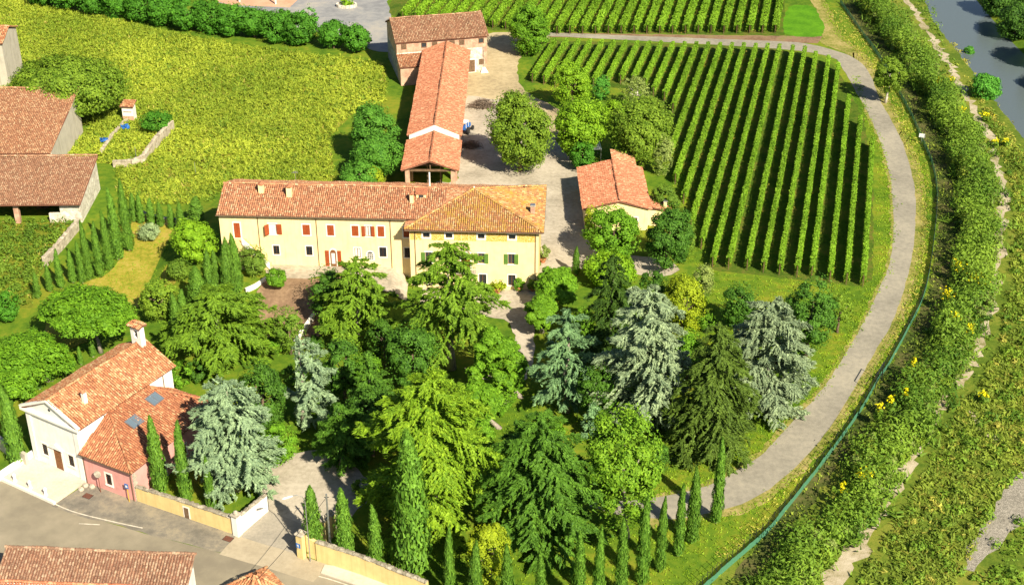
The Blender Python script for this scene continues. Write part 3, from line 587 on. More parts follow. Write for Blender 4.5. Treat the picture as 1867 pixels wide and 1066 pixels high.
def window(par, f, a0, a1, z0, z1, sur='trimwhite', frame='door', glass='glass', bars=0, mull=1, shut=None, smat='redwood', sw=None, name='window', trim=.17, sill=True):
    b = MB()
    if sur:
        S = M[sur]; t = trim
        f.box(b, a0 - t, a1 + t, z1, z1 + t, 0, .035, S); f.box(b, a0 - t, a1 + t, z0 - t, z0, 0, .05 + .05 * sill, S); f.box(b, a0 - t, a0, z0, z1, 0, .035, S); f.box(b, a1, a1 + t, z0, z1, 0, .035, S)
    if shut != 'closed':
        K = M[frame]; w = .07
        f.box(b, a0, a0 + w, z0, z1, -.16, -.10, K); f.box(b, a1 - w, a1, z0, z1, -.16, -.10, K); f.box(b, a0 + w, a1 - w, z0, z0 + w, -.16, -.10, K); f.box(b, a0 + w, a1 - w, z1 - w, z1, -.16, -.10, K)
        for k in range(mull):
            x = a0 + (a1 - a0) * (k + 1) / (mull + 1); f.box(b, x - .035, x + .035, z0 + w, z1 - w, -.158, -.105, K)
    wo = b.build(name, par)
    if shut != 'closed':
        g = MB(); g.poly([f.pt(a0, z0, -.14), f.pt(a1, z0, -.14), f.pt(a1, z1, -.14), f.pt(a0, z1, -.14)], M[glass]); g.build('pane', wo)
    else:
        g = MB(); f.box(g, a0, a1, z0, z1, -.24, -.2, M['wood']); g.build('back_board', wo)
    def leafp(x0, x1, c0, ang=None):
        q = MB(); S = M[smat]
        if ang is None:
            f.box(q, x0, x1, z0 + .02, z1 - .02, c0, c0 + .04, S); nsl = 7
            for k in range(nsl):
                h = (z1 - z0 - .3) / nsl; f.box(q, x0 + .07, x1 - .07, z0 + .16 + k * h, z0 + .16 + (k + .6) * h, c0 + .04, c0 + .058, S)
        else:
            dx, dc = math.cos(ang) * (x1 - x0), math.sin(ang) * abs(x1 - x0)
            p = [(x1, .05), (x1 - dx, .05 + dc), (x1 - dx + .03, .09 + dc), (x1 + .03, .09)]
            q.hexa([f.pt(x, z0, c) for x, c in p] + [f.pt(x, z1, c) for x, c in p], S)
        q.build('shutter', wo)
    sw = sw or (a1 - a0) / 2 + .03
    if shut == 'closed':
        m = (a0 + a1) / 2; leafp(a0, m - .008, -.02); leafp(m + .008, a1, -.02)
    elif shut == 'open': leafp(a0 - sw - .02, a0 - .02, .05); leafp(a1 + .02, a1 + sw + .02, .05)
    elif shut == 'ajar': leafp(a0 - sw - .02, a0 - .02, .05, R(42)); leafp(a1 + .02, a1 + sw + .02, .05)
    elif shut == 'right': leafp(a1 + .02, a1 + sw + .02, .05)
    if bars:
        q = MB()
        for k in range(bars):
            x = a0 + (a1 - a0) * (k + .5) / bars; f.box(q, x - .018, x + .018, z0, z1, -.03, .0, M['iron'])
        for k in range(bars + 1):
            z = z0 + (z1 - z0) * (k + .5) / (bars + 1); f.box(q, a0, a1, z - .018, z + .018, -.02, .01, M['iron'])
        q.build('grille', wo)
    return wo
class Roof:
    def __init__(s, par, mat, cw=.30, rl=.40, th=.13, under='under'):
        s.par = par; s.mat = M[mat]; s.cw = cw; s.rl = rl; s.th = th; s.b = MB(); s.u = M[under]; s.V = []
    def tile(s, E, A, S, N, a, q, w, L, h, lift):
        k = len(a); a = a[:, None]; q = q[:, None]
        cs = [(-.5, 0), (-.27, 1), (.27, 1), (.5, 0)]; out = []
        ww = w * rng.uniform(.94, 1.06, (k, 1)); hh = h * rng.uniform(.85, 1.2, (k, 1)); rot = rng.normal(0, .035, (k, 1)); lf = lift + rng.uniform(0, .02, (k, 1)); a = a + 0; sag = .045 * np.sin(a * .83 + q * .4) + .03 * np.sin(a * 2.1 - q * 1.3)
        for end in (0, 1):
            for c, z in cs:
                aa = a + ww * c * (1 - .14 * end) + rot * L * end; out.append(E + A * aa + S * (q + L * end) + N * (hh * z * (1 - .15 * end) + lf * (1 - end) + .03 + np.maximum(sag, -.02)))
        s.V.append(np.stack(out, 1))
    def slope(s, E, A, S, poly, fascia=True, a_off=0):
        E, A, S = [np.array(Vector(x)) for x in (E, A, S)]; A = A / np.linalg.norm(A); S = S / np.linalg.norm(S); N = np.cross(A, S)
        if N[2] < 0: N = -N
        P3 = [Vector(E + A * a + S * q) for a, q in poly]; s.b.prism(P3, Vector(-N * s.th), s.u)
        al = [p[0] for p in poly]; ql = [p[1] for p in poly]
        ca = np.arange(min(al) + s.cw * .5 + a_off, max(al), s.cw); cq = np.arange(min(ql) - .06, max(ql) - s.rl * .4, s.rl * .9)
        ga, gq = np.meshgrid(ca, cq); ga = ga.ravel(); gq = gq.ravel()
        k = in_poly(ga, gq + s.rl * .5, poly); ga, gq = ga[k], gq[k]
        ga = ga + rng.normal(0, .012, len(ga)); gq = gq + rng.normal(0, .018, len(gq))
        s.tile(E, A, S, N, ga, gq, s.cw * .80, s.rl * 1.05, s.cw * .30, .03)
    def ridge(s, p, q, w=.34):
        p, q = Vector(p), Vector(q); d = q - p; L = d.length; S = np.array(d.normalized()); A = np.cross(S, [0, 0, 1.0]); A /= np.linalg.norm(A); N = np.cross(A, S); N = N if N[2] > 0 else -N
        t = np.arange(0, L - .2, .40); s.tile(np.array(p) + N * .06, A, S, N, np.zeros(len(t)), t, w, .46, .15, .03)
    def build(s, name='roof', tname='roof_tiles'):
        o = link(name, s.b.fix(name), s.par); V = np.concatenate(s.V); n = len(V)
        base = np.arange(n)[:, None, None] * 8; F = np.array([[0, 1, 5, 4], [1, 2, 6, 5], [2, 3, 7, 6]])[None]
        link(tname, np_mesh(tname, V.reshape(-1, 3), (base + F).reshape(-1, 4), s.mat), o, kind='stuff'); return o
def gable_roof(par, mat, x0, x1, y0, y1, ze, zr, ov=.5, gov=.3, yr=None, ridge=True, **k):
    """ridge along x; eaves at y0 - ov and y1 + ov"""
    r = Roof(par, mat, **k); yr = (y0 + y1) / 2 if yr is None else yr
    if yr > y0:
        sl = (zr - ze) / (yr - y0); S = Vector((0, 1, sl)); L = (yr - y0 + ov) * math.hypot(1, sl)
        r.slope((x0 - gov, y0 - ov, ze - sl * ov + .13), (1, 0, 0), S, [(0, 0), (x1 - x0 + 2 * gov, 0), (x1 - x0 + 2 * gov, L), (0, L)])
    if yr < y1:
        sl = (zr - ze) / (y1 - yr); S = Vector((0, -1, sl)); L = (y1 - yr + ov) * math.hypot(1, sl)
        r.slope((x0 - gov, y1 + ov, ze - sl * ov + .13), (1, 0, 0), S, [(0, 0), (x1 - x0 + 2 * gov, 0), (x1 - x0 + 2 * gov, L), (0, L)])
    if ridge: r.ridge((x0 - gov, yr, zr + .14), (x1 + gov, yr, zr + .14))
    return r
def chimney(par, x, y, z0, z1, w=.55, d=.5, mat='cream', cap='tile'):
    b = MB(); b.box(x - w / 2, x + w / 2, y - d / 2, y + d / 2, z0, z1, M[mat]); o = b.build('chimney', par)
    c = MB()
    if cap == 'tile':
        for sx in (-1, 1):
            for sy in (-1, 1): c.box(x + sx * (w / 2 - .07) - .06, x + sx * (w / 2 - .07) + .06, y + sy * (d / 2 - .07) - .06, y + sy * (d / 2 - .07) + .06, z1, z1 + .22, M[mat])
        q = w / 2 + .1; e = d / 2 + .1
        c.prism([(x - q, y - e, z1 + .22), (x + q, y - e, z1 + .22), (x, y - e, z1 + .46)], (0, 2 * e, 0), M['tile_pink'])
    else:
        c.box(x - w / 2 - .08, x + w / 2 + .08, y - d / 2 - .08, y + d / 2 + .08, z1, z1 + .10, M['stone']); c.box(x - w / 2 - .02, x + w / 2 + .02, y - d / 2 - .02, y + d / 2 + .02, z1 + .10, z1 + .2, M['metal'])
    c.build('chimney_cap', o); return o
def pipe(par, f, a, z0, z1, c=.08):
    b = MB(); b.tube([f.pt(a, z0, c), f.pt(a, z1, c)], .055, M['gutter'], 6); b.build('downpipe', par)
def gutter(par, f, a0, a1, z, c):
    b = MB(); b.tube([f.pt(a0, z, c), f.pt(a1, z, c)], .075, M['gutter'], 6); b.build('gutter', par)

# ------------------------------------------------------------------ the villa: hipped main house
ANG = R(-2.7)
vo = P(988, 421, 10.0)
th = thing('villa', 'square cream villa with orange-lichened hipped roof, green shutters and ochre frieze', 'villa', (-14.35, 176.85, 0), ANG)
VW, VD, VE = 18.1, 13.6, 9.55
fF = Fac((0, 0, 0), (1, 0, 0), (0, -1, 0)); fR = Fac((VW, 0, 0), (0, 1, 0), (1, 0, 0)); fL = Fac((0, VD, 0), (0, -1, 0), (-1, 0, 0)); fB = Fac((VW, VD, 0), (-1, 0, 0), (0, 1, 0))
def va(px): return (px - 742) / 243 * VW
H = []
att = [(va(px) - .48, va(px) + .48, 8.15, 8.85) for px in (773.8, 816.5, 877, 935)]
fst = [(va(px) - .43, va(px) + .43, 4.2, 5.8) for px in (776.5, 817, 876.6, 933.3)]
gnd = [(va(px) - .52, va(px) + .52, .75, 2.45) for px in (776, 879, 934.5)]
door = (va(847) - .62, va(847) + .62, 3.15, 5.75)
b = MB(); fF.wall(b, 0, VW, -.3, VE, M['cream'], att + fst + gnd + [door])
fR.wall(b, 0, VD, -.3, VE, M['yellow']); fL.wall(b, 0, VD, -.3, VE, M['cream']); fB.wall(b, 0, VD + 4.5, -.3, VE, M['cream']); fF.box(b, .3, VW - .3, VE - .1, VE, -13.2, -.3, M['wood'])
b.build('wall', th)
for k, h in enumerate(att): window(th, fF, *h, mull=0, bars=2, trim=.2)
for k, h in enumerate(fst): window(th, fF, *h, shut='open', smat='greenpaint', sw=.56, mull=1)
for k, h in enumerate(gnd): window(th, fF, *h, bars=4, trim=.14, glass='glass')
b = MB(); S = M['trimwhite']
a0, a1, z0, z1 = door; f = fF
b.prism(f.arch(a0 - .22, a1 + .22, z0, z1 - .1, z1 + .75, .0), (0, -.05, 0), S); dd = b.build('arched_door', th)
b = MB(); b.prism(f.arch(a0, a1, z0, z1 - .1, z1 + .5, .055), (0, -.02, 0), M['redwood'])
for k in range(9): f.box(b, a0 + .06, a1 - .06, z0 + .08 + k * .29, z0 + .29 + k * .29, .075, .088, M['redwood'])
b.build('door_leaf', dd)
b = MB(); b.prism([f.pt((a0 + a1) / 2 + .5 * math.cos(math.pi * k / 10), z1 - .05 + .42 * math.sin(math.pi * k / 10), .076) for k in range(11)], (0, -.02, 0), M['curtain']); b.build('fanlight', dd)
b = MB(); f.box(b, a0 - .9, a1 + .9, 2.95, 3.12, 0, 1.0, M['stone'])
for k in range(12): x = a0 - .85 + k * (a1 - a0 + 1.7) / 11; f.box(b, x - .015, x + .015, 3.12, 4.0, .94, .97, M['iron'])
f.box(b, a0 - .87, a1 + .87, 4.0, 4.04, .92, .99, M['iron']); b.build('balcony', th)
# painted frieze: a thin plaster band with scroll ornament between the attic windows
m, nt, n, l, bs = mat_base('painted_frieze'); tc = n.new('ShaderNodeTexCoord')
wv = n.new('ShaderNodeTexVoronoi'); wv.feature = 'SMOOTH_F1'; wv.inputs['Scale'].default_value = 1.9; l.new(tc.outputs['Object'], wv.inputs['Vector'])
sn = n.new('ShaderNodeMath'); sn.operation = 'SINE'; ml = n.new('ShaderNodeMath'); ml.operation = 'MULTIPLY'; ml.inputs[1].default_value = 38; l.new(wv.outputs['Distance'], ml.inputs[0]); l.new(ml.outputs[0], sn.inputs[0])
l.new(ramp(nt, [(.35, (.58, .36, .06)), (.6, (.78, .62, .26))], sn.outputs[0]), bs.inputs['Base Color']); bs.inputs['Roughness'].default_value = .9; M['frieze'] = m
xs = [.12] + sum([[h[0] - .22, h[1] + .22] for h in att], []) + [VW - .35]
for k in range(0, len(xs), 2):
    parts = [(xs[k], xs[k + 1])] if k != 4 else [(xs[4], xs[4] + 1.0), (xs[4] + 1.1, xs[4] + 2.05), (xs[4] + 2.15, xs[5])]
    for p0, p1 in parts:
        b = MB(); fF.box(b, p0, p1, 7.72, 9.05, 0, .015, M['frieze']); b.build('painted_panel', th)
for a in (.75, VW - .45): pipe(th, fF, a, 0, VE - .05)
gutter(th, fF, -.6, VW + .6, VE - .1, .68); gutter(th, fR, -.6, VD + .6, VE - .1, .68)
ov = .62; AX, AY, AZ = VW / 2 - .4, VD / 2, VE + 2.95
r = Roof(th, 'tile_ochre', cw=.30, rl=.40)
def hip_slope(r, c0, c1, top, top2=None):
    c0, c1, top = Vector(c0), Vector(c1), Vector(top); A = (c1 - c0).normalized(); d = top - c0; foot = c0 + A * d.dot(A); S = (top - foot); L = S.length; S.normalize()
    pts = [(0, 0), ((c1 - c0).length, 0)]
    if top2 is not None: pts.append(((Vector(top2) - c0).dot(A), L))
    pts.append((d.dot(A), L)); r.slope(c0, A, S, pts)
cFL, cFR, cBR, cBL = (-ov, -ov, VE), (VW + ov, -ov, VE), (VW + ov, VD + ov, VE), (-ov, VD + ov, VE); ap = (AX, AY, AZ)
hip_slope(r, cFL, cFR, ap); hip_slope(r, cFR, cBR, ap)
for c in (cFL, cFR, cBR): r.ridge((c[0], c[1], c[2] + .06), (ap[0], ap[1], ap[2] + .02))
ro = r.build('roof')
r2 = Roof(th, 'tile', cw=.30); hip_slope(r2, cBR, cBL, ap); hip_slope(r2, cBL, cFL, ap); r2.ridge(cBL, ap); r2.build('roof')
chimney(ro, 17.1, 4.4, VE - .2, VE + 1.7, .62, .6, 'brick', 'flat')
b = MB(); b.lathe([(.16, 0), (.2, .1), (.1, .25), (.14, .38), (.02, .5)], (AX, AY, AZ - .05), M['trimwhite'], 8); b.build('roof_finial', ro)
# ------------------------------------------------------------------ long two-storey wing
ww_ = thing('farmhouse_wing', 'long two-storey cream wing with red tiled roof and rust-red shutters', 'house', (-14.35 - 27.3 * math.cos(ANG) + 2.1 * math.sin(-ANG), 176.85 + 27.3 * math.sin(-ANG) + 2.1 * math.cos(ANG), 2.0), ANG)
WL, WE, WD = 27.3, 8.15, 10.6
fF = Fac((0, 0, 0), (1, 0, 0), (0, -1, 0)); fR = Fac((WL, 0, 0), (0, 1, 0), (1, 0, 0)); fL = Fac((0, WD, 0), (0, -1, 0), (-1, 0, 0)); fB = Fac((WL, WD, 0), (-1, 0, 0), (0, 1, 0))
def wa(px): return (px - 393) / 12.85
up = 5.0, 6.65
holes = []
def W_(p0, p1, za, zb): h = (wa(p0), wa(p1), za, zb); holes.append(h); return h
w_door = W_(418.5, 430, 4.3, 6.7)
w_1 = W_(483.5, 497.3, *up); w_2 = W_(545, 558.5, *up); w_3 = W_(590, 602.5, *up); w_4 = W_(635, 647.5, *up); w_5 = W_(660, 670.5, *up); w_6 = W_(682.5, 694.5, *up); w_7 = W_(729.5, 741, *up)
g_1 = W_(487.6, 499, 1.75, 3.2); g_2 = W_(548.5, 560, 1.75, 3.2); g_3 = W_(637.7, 649, 1.55, 3.1); g_4 = W_(683.7, 696.7, 1.75, 3.3); g_5 = W_(730, 741, 1.75, 3.3)
b = MB(); fF.wall(b, 0, WL, -2.2, WE, M['cream'], holes); fL.wall(b, 0, WD, -2.2, WE, M['cream']); fB.wall(b, 0, WL, -2.2, WE, M['cream'])
b.poly([fL.pt(0, WE), fL.pt(WD, WE), fL.pt(WD / 2, WE + 1.95)], M['cream']); b.build('wall', ww_)
window(ww_, fF, *w_door, shut='closed', name='upper_door', sill=False); window(ww_, fF, *w_1, shut='ajar', glass='curtain', frame='trimwhite', sw=.72)
for h in (w_2, w_3, w_4, w_6, w_7): window(ww_, fF, *h, shut='closed')
window(ww_, fF, *w_5, shut='open', sw=.5, glass='curtain', frame='door')
for h, n_b in ((g_1, 4), (g_2, 5), (g_4, 6), (g_5, 6)): window(ww_, fF, *h, bars=n_b, trim=.14)
window(ww_, fF, *g_3, glass='curtain', trim=.16, frame='door')
a0, a1 = wa(592.5), wa(603.6); b = MB(); b.prism(fF.arch(a0 - .16, a1 + .16, .02, 2.3, 3.0, 0), (0, -.04, 0), M['trimwhite']); dd = b.build('arched_door', ww_)
b = MB(); b.prism(fF.arch(a0, a1, .05, 2.25, 2.75, .045), (0, -.02, 0), M['door']); b.build('door_leaf', dd)
b = MB(); fF.box(b, a0 + .18, a1 - .18, .5, 2.2, .067, .08, M['curtain']); b.build('door_glass', dd)
for x0, x1 in ((a0 - .72, a0 - .17), (a1 + .17, a1 + .72)):
    b = MB(); fF.box(b, x0, x1, .08, 2.6, .045, .09, M['redwood'])
    for k in range(8): fF.box(b, x0 + .07, x1 - .07, .25 + k * .28, .43 + k * .28, .09, .106, M['redwood'])
    b.build('shutter', dd)
m_ = wa(666.5); b = MB(); b.prism(fF.arch(m_ - .62, m_ + .62, 1.2, 2.1, 2.75, 0), (0, -.04, 0), M['trimwhite']); lu = b.build('arched_window', ww_)
b = MB(); b.prism(fF.arch(m_ - .47, m_ + .47, 1.35, 2.05, 2.55, .043), (0, -.012, 0), M['glass']); b.build('pane', lu)
b = MB()
for k in range(4): x = m_ - .4 + k * .27; fF.box(b, x - .03, x + .03, 1.35, 2.3, .057, .075, M['trimwhite'])
for z in (1.6, 1.95, 2.25): fF.box(b, m_ - .44, m_ + .44, z - .03, z + .03, .057, .07, M['trimwhite'])
b.build('lattice', lu)
for px in (464, 571, 706): pipe(ww_, fF, wa(px), 0, WE - .05)
gutter(ww_, fF, -.3, WL - .6, WE - .12, .56)
r = gable_roof(ww_, 'tile', 0, WL + 4.4, 0, WD, WE, WE + 1.95, .5, .25); ro = r.build()
for px, yy in ((466, 3.9), (519, 3.3)): chimney(ro, wa(px) - .15, yy, WE + 1.0, WE + 2.65, .75, .7)
chimney(ro, wa(750) - .55, 2.6, WE + .5, WE + 2.2, .5, .5)
# dormer hatch on the wing roof, close to the main house
b = MB(); x = wa(766) - .55; b.box(x - .7, x + .7, 3.4, 5.1, WE + 1.1, WE + 2.0, M['cream']); dm = b.build('dormer', ro)
b = MB(); b.box(x - .36, x + .36, 3.36, 3.40, WE + 1.3, WE + 1.85, M['glass']); b.build('pane', dm)
b = MB(); b.prism([(x - .85, 3.25, WE + 2.0), (x + .85, 3.25, WE + 2.0), (x + .85, 3.25, WE + 2.08), (x - .85, 3.25, WE + 2.08)], (0, 2.0, .1), M['tile_pink']); b.build('dormer_roof', dm)
b = MB(); b.tube([(wa(771), 6.4, WE + 1.6), (wa(771), 6.4, WE + 4.0)], .12, M['trimwhite'], 8); b.build('chimney_pipe', ro)
b = MB(); ax = wa(525); b.tube([(ax, 5.4, WE + 1.9), (ax, 5.4, WE + 4.3)], .03, M['metal'], 5)
for k in range(6): b.tube([(ax - .5 + .04 * k, 5.1 + k * .12, WE + 4.1), (ax + .5 - .04 * k, 5.1 + k * .12, WE + 4.1)], .015, M['metal'], 4)
b.tube([(ax, 5.0, WE + 4.1), (ax, 5.8, WE + 4.1)], .015, M['metal'], 4); b.build('aerial', ro)
# outside stair to the upper door at the left end
b = MB(); S = M['trimwhite']
for k in range(12): b.box(wa(436) + k * .30, wa(436) + (k + 1) * .30, -1.5, -.02, -.4, 4.2 - k * .33, M['yellow'])
b.box(wa(412), wa(436), -1.5, -.02, -.4, 4.25, M['yellow']); st = b.build('outside_stair', ww_)
b = MB(); b.hexa([(wa(436), -1.72, 4.2), (wa(436) + 3.7, -1.72, .2), (wa(436) + 3.7, -1.5, .2), (wa(436), -1.5, 4.2), (wa(436), -1.72, 5.15), (wa(436) + 3.7, -1.72, 1.1), (wa(436) + 3.7, -1.5, 1.1), (wa(436), -1.5, 5.15)], S); b.build('parapet', st)
# ------------------------------------------------------------------ long barn behind the house
LB = R(-.6); lo_ = (-17.1, 206.4, 0)
lb = thing('long_barn', 'long low brick barn with pink tiled roof and open timber gable', 'barn', lo_, LB)
LW, LL, LE, LR = 8.1, 53.0, 5.2, 6.75
def yroof(par, mat, x0, x1, y0, y1, ze, zr, ov, gov, xr=None):
    """ridge along y"""
    r = Roof(par, mat); xr = (x0 + x1) / 2 if xr is None else xr; L = y1 - y0 + 2 * gov
    sl = (zr - ze) / (xr - x0); k = (xr - x0 + ov) * math.hypot(1, sl); r.slope((x0 - ov, y0 - gov, ze - sl * ov + .13), (0, 1, 0), (1, 0, sl), [(0, 0), (L, 0), (L, k), (0, k)])
    sl = (zr - ze) / (x1 - xr); k = (x1 - xr + ov) * math.hypot(1, sl); r.slope((x1 + ov, y0 - gov, ze - sl * ov + .13), (0, 1, 0), (-1, 0, sl), [(0, 0), (L, 0), (L, k), (0, k)])
    r.ridge((xr, y0 - gov, zr + .15), (xr, y1 + gov, zr + .15)); return r
b = MB(); b.box(0, LW, 12, LL, -.2, LE, M['brick']); b.poly([(0, 12, LE), (LW, 12, LE), (LW, 12, LE + .35), (LW / 2, 12, LR + .35), (0, 12, LE + .35)], M['brick'])
b.poly([(0, LL, LE), (LW, LL, LE), (LW / 2, LL, LR)], M['brick']); b.build('wall', lb)
b = MB()
for sx in (-1, 1):
    x0 = LW / 2 + sx * (LW / 2 + .1); b.hexa([(x0, 11.6, LE - .3), (LW / 2, 11.6, LR - .1), (LW / 2, 12, LR - .1), (x0, 12, LE - .3), (x0, 11.6, LE + .45), (LW / 2, 11.6, LR + .68), (LW / 2, 12, LR + .68), (x0, 12, LE + .45)], M['trimwhite'])
b.build('parapet', lb)
yroof(lb, 'tile_pink', 0, LW, 12.2, LL, LE + .25, LR + .3, .45, .1).build()
yroof(lb, 'tile_pink', 0, LW, 0, 11.4, LE - .35, LR - .45, .5, .35).build()
for x, y in ((.05, 0), (LW - .75, 0), (.05, 6), (LW - .75, 6)):
    b = MB(); b.box(x, x + .7, y, y + .7, -.1, LE - .4, M['brick']); b.build('pillar', lb)
b = MB(); b.box(0, LW, .2, .45, LE - .75, LE - .45, M['wood']); b.tube([(0, .3, LE - .5), (LW / 2, .3, LR - .75)], .12, M['wood'], 5); b.tube([(LW, .3, LE - .5), (LW / 2, .3, LR - .75)], .12, M['wood'], 5); b.tube([(LW / 2, .3, LE - .5), (LW / 2, .3, LR - .8)], .1, M['wood'], 5); b.tube([(LW * .42, 3, 0), (LW * .42, 3, LE - .4)], .12, M['wood'], 5); b.tube([(LW * .68, 3, 0), (LW * .68, 3, LE - .4)], .12, M['wood'], 5); b.build('truss', lb)
b = MB(); b.box(0, .3, .8, 11.9, 0, 2.6, M['brick']); b.build('side_wall', lb)
for y in (16, 22, 29, 36, 43):
    b = MB(); b.box(LW, LW + .03, y, y + 1.1, 1.2, 2.4, M['wood']); b.build('shutter', lb)
# ------------------------------------------------------------------ big brick barn at the far end
BA = R(13.2); bo = Vector((-22.0, 258.6, 0))
bb = thing('brick_barn', 'tall brick and stone barn with small square windows under its weathered roof', 'barn', bo, BA)
BL_, BD_, BE_, BR_ = 17.6, 12.0, 7.3, 9.8
fF = Fac((0, 0, 0), (1, 0, 0), (0, -1, 0)); fL = Fac((0, BD_, 0), (0, -1, 0), (-1, 0, 0)); fR = Fac((BL_, 0, 0), (0, 1, 0), (1, 0, 0)); fB = Fac((BL_, BD_, 0), (-1, 0, 0), (0, 1, 0))
bw = [(a, a + .95, 5.85, 6.75) for a in (.9, 4.8, 6.9, 10.3, 12.2, 16.0)]
bd = [(13.9, 15.2, .1, 2.6), (12.8, 13.2, 1.3, 2.0), (16.0, 17.0, 1.5, 2.6)]
b = MB(); fF.wall(b, 0, BL_, 5.0, BE_, M['brick'], bw); fF.wall(b, 12.2, BL_ - .9, -.2, 5.0, M['rubblewhite'], bd); fF.wall(b, BL_ - .9, BL_, -.2, 5.0, M['brick']); fF.wall(b, 0, 12.2, -.2, 5.0, M['brick'])
fL.wall(b, 0, BD_, -.2, 4.6, M['rubblegrey']); fL.wall(b, 0, BD_, 4.6, BE_, M['brick']); fR.wall(b, 0, BD_, -.2, BE_, M['brick']); fB.wall(b, 0, BL_, -.2, BE_, M['brick'])
b.poly([fL.pt(0, BE_), fL.pt(BD_, BE_), fL.pt(BD_ / 2, BR_)], M['brick']); b.poly([fR.pt(0, BE_), fR.pt(BD_, BE_), fR.pt(BD_ / 2, BR_)], M['brick']); b.build('wall', bb)
for k, h in enumerate(bw): window(bb, fF, *h, sur='wood', trim=.06, frame='wood', shut=('closed' if k in (0, 2, 3, 4) else None), smat='wood', mull=0, sill=False)
dw = window(bb, fF, *bd[0], sur='trimwhite', trim=.2, shut='closed', smat='wood', name='barn_door', sill=False); window(bb, fF, *bd[1], sur=None, mull=0, frame='wood'); window(bb, fF, *bd[2], sur='stone', trim=.1, shut='closed', smat='wood', sill=False)
b = MB(); fF.box(b, 0, 12.2, 4.9, 5.08, 0, .12, M['trimwhite']); b.build('string_course', bb)
gable_roof(bb, 'tile_brown', 0, BL_, 0, BD_, BE_, BR_, .4, .3).build()
r = Roof(bb, 'tile'); r.slope((-.2, -4.2, 3.7), (1, 0, 0), (0, 1, .3), [(0, 0), (12.3, 0), (12.3, 4.35), (0, 4.35)]); r.build('lean_to_roof')
b = MB(); b.box(0, 6.5, -3.9, -.02, -.2, 3.65, M['brick']); b.build('lean_to_wall', bb)
b = MB(); b.prism([(16.2, -.9, 0), (17.7, -.9, 0), (17.2, -.25, .9), (16.6, -.25, .9)], (0, .25, .0), M['trimwhite']); b.build('buttress', bb)
# ------------------------------------------------------------------ store house by the courtyard
sh = thing('store_house', 'small tiled store house between courtyard and vineyard, with a lower rear wing', 'house', (11.2, 194.6, 0), R(1.0))
b = MB(); b.box(0, 9.6, 0, 14.6, -.1, 3.7, M['cream']); b.poly([(0, -.002, 3.7), (9.6, -.002, 3.7), (5.1, -.002, 4.9)], M['cream']); b.poly([(0, 14.6, 3.7), (9.6, 14.6, 3.7), (5.1, 14.6, 4.9)], M['cream'])
b.box(5.6, 9.0, 14.6, 20.5, -.1, 3.3, M['yellow']); b.box(9.65, 13.0, 1.5, 5.0, -.1, 2.6, M['cream']); b.build('wall', sh)
yroof(sh, 'tile_pink', 0, 9.6, 0, 14.6, 3.7, 4.95, .45, .35, 5.1).build()
r = Roof(sh, 'tile'); r.slope((9.2, 14.7, 3.35), (0, 1, 0), (-1, 0, .22), [(0, 0), (6.2, 0), (6.2, 3.9), (0, 3.9)]); r.build('rear_roof')
r = Roof(sh, 'tile_pink'); r.slope((13.3, 1.2, 2.65), (0, 1, 0), (-1, 0, .2), [(0, 0), (4.1, 0), (4.1, 3.6), (0, 3.6)]); ro = r.build('side_roof'); chimney(ro, 12.4, 2.0, 2.6, 3.9, .5, .5, 'cream', 'flat')
f = Fac((0, 0, 0), (1, 0, 0), (0, -1, 0)); window(sh, f, 6.9, 8.0, .05, 2.2, frame='wood', shut='closed', smat='wood', name='door', sill=False); window(sh, f, 2.2, 3.2, 1.0, 2.2)
gs = P(1086, 300); g = thing('metal_canopy', 'narrow grey metal canopy on posts beside the store house', 'canopy', (gs.x, gs.y, 0), R(4))
b = MB()
for k in range(7): b.prism([(k * .28 - 1, 0, 2.7), (k * .28 - .86, 0, 2.78), (k * .28 - .72, 0, 2.7)], (0, 4.2, .15), M['metal'])
b.build('canopy_roof', g)
for x, y in ((-.95, .1), (.85, .1), (-.95, 4), (.85, 4)):
    b = MB(); b.tube([(x, y, 0), (x, y, 2.7)], .05, M['metal'], 5); b.build('post', g)
# ------------------------------------------------------------------ chapel
CA = R(-31.2); ch = thing('chapel', 'white chapel with pedimented front, tiled roof and bell gable', 'chapel', (-56.1, 135.7, 0), CA)
KW, KL, KE, KR = 8.4, 15.2, 7.55, 9.75
fF = Fac((0, 0, 0), (1, 0, 0), (0, -1, 0)); fR = Fac((KW, 0, 0), (0, 1, 0), (1, 0, 0)); fL = Fac((0, KL, 0), (0, -1, 0), (-1, 0, 0)); fB = Fac((KW, KL, 0), (-1, 0, 0), (0, 1, 0))
dr = (3.65, 4.85, .3, 3.0); wl_ = (1.75, 2.6, 1.55, 3.1); wr_ = (6.0, 6.85, 1.55, 3.1)
b = MB(); Wt = M['white']; fF.wall(b, 0, KW, -.2, KE, Wt, [dr, wl_, wr_]); fR.wall(b, 0, KL, -.2, KE, Wt); fL.wall(b, 0, KL, -.2, KE, Wt); fB.wall(b, 0, KW, -.2, KE, Wt)
b.poly([fF.pt(0, KE), fF.pt(KW, KE), fF.pt(KW / 2, KR)], Wt); b.poly([fB.pt(0, KE), fB.pt(KW, KE), fB.pt(KW / 2, KR)], Wt); b.build('wall', ch)
b = MB(); fF.box(b, -.45, KW + .45, KE - .28, KE, 0, .4, Wt)
for sx in (-1, 1):
    p = [fF.pt(KW / 2 + sx * (KW / 2 + .45), KE + .003, 0), fF.pt(KW / 2, KR + .02, 0), fF.pt(KW / 2, KR + .3, 0), fF.pt(KW / 2 + sx * (KW / 2 + .55), KE + .26, 0)]; b.prism(p, (0, -.36, 0), Wt)
b.build('pediment', ch)
b = MB()
for a in (.05, KW - .75): fF.box(b, a, a + .7, 0, KE - .3, 0, .1, Wt)
b.build('pilasters', ch)
do = window(ch, fF, *dr, sur='white', trim=.28, shut='closed', smat='door', name='church_door', sill=False)
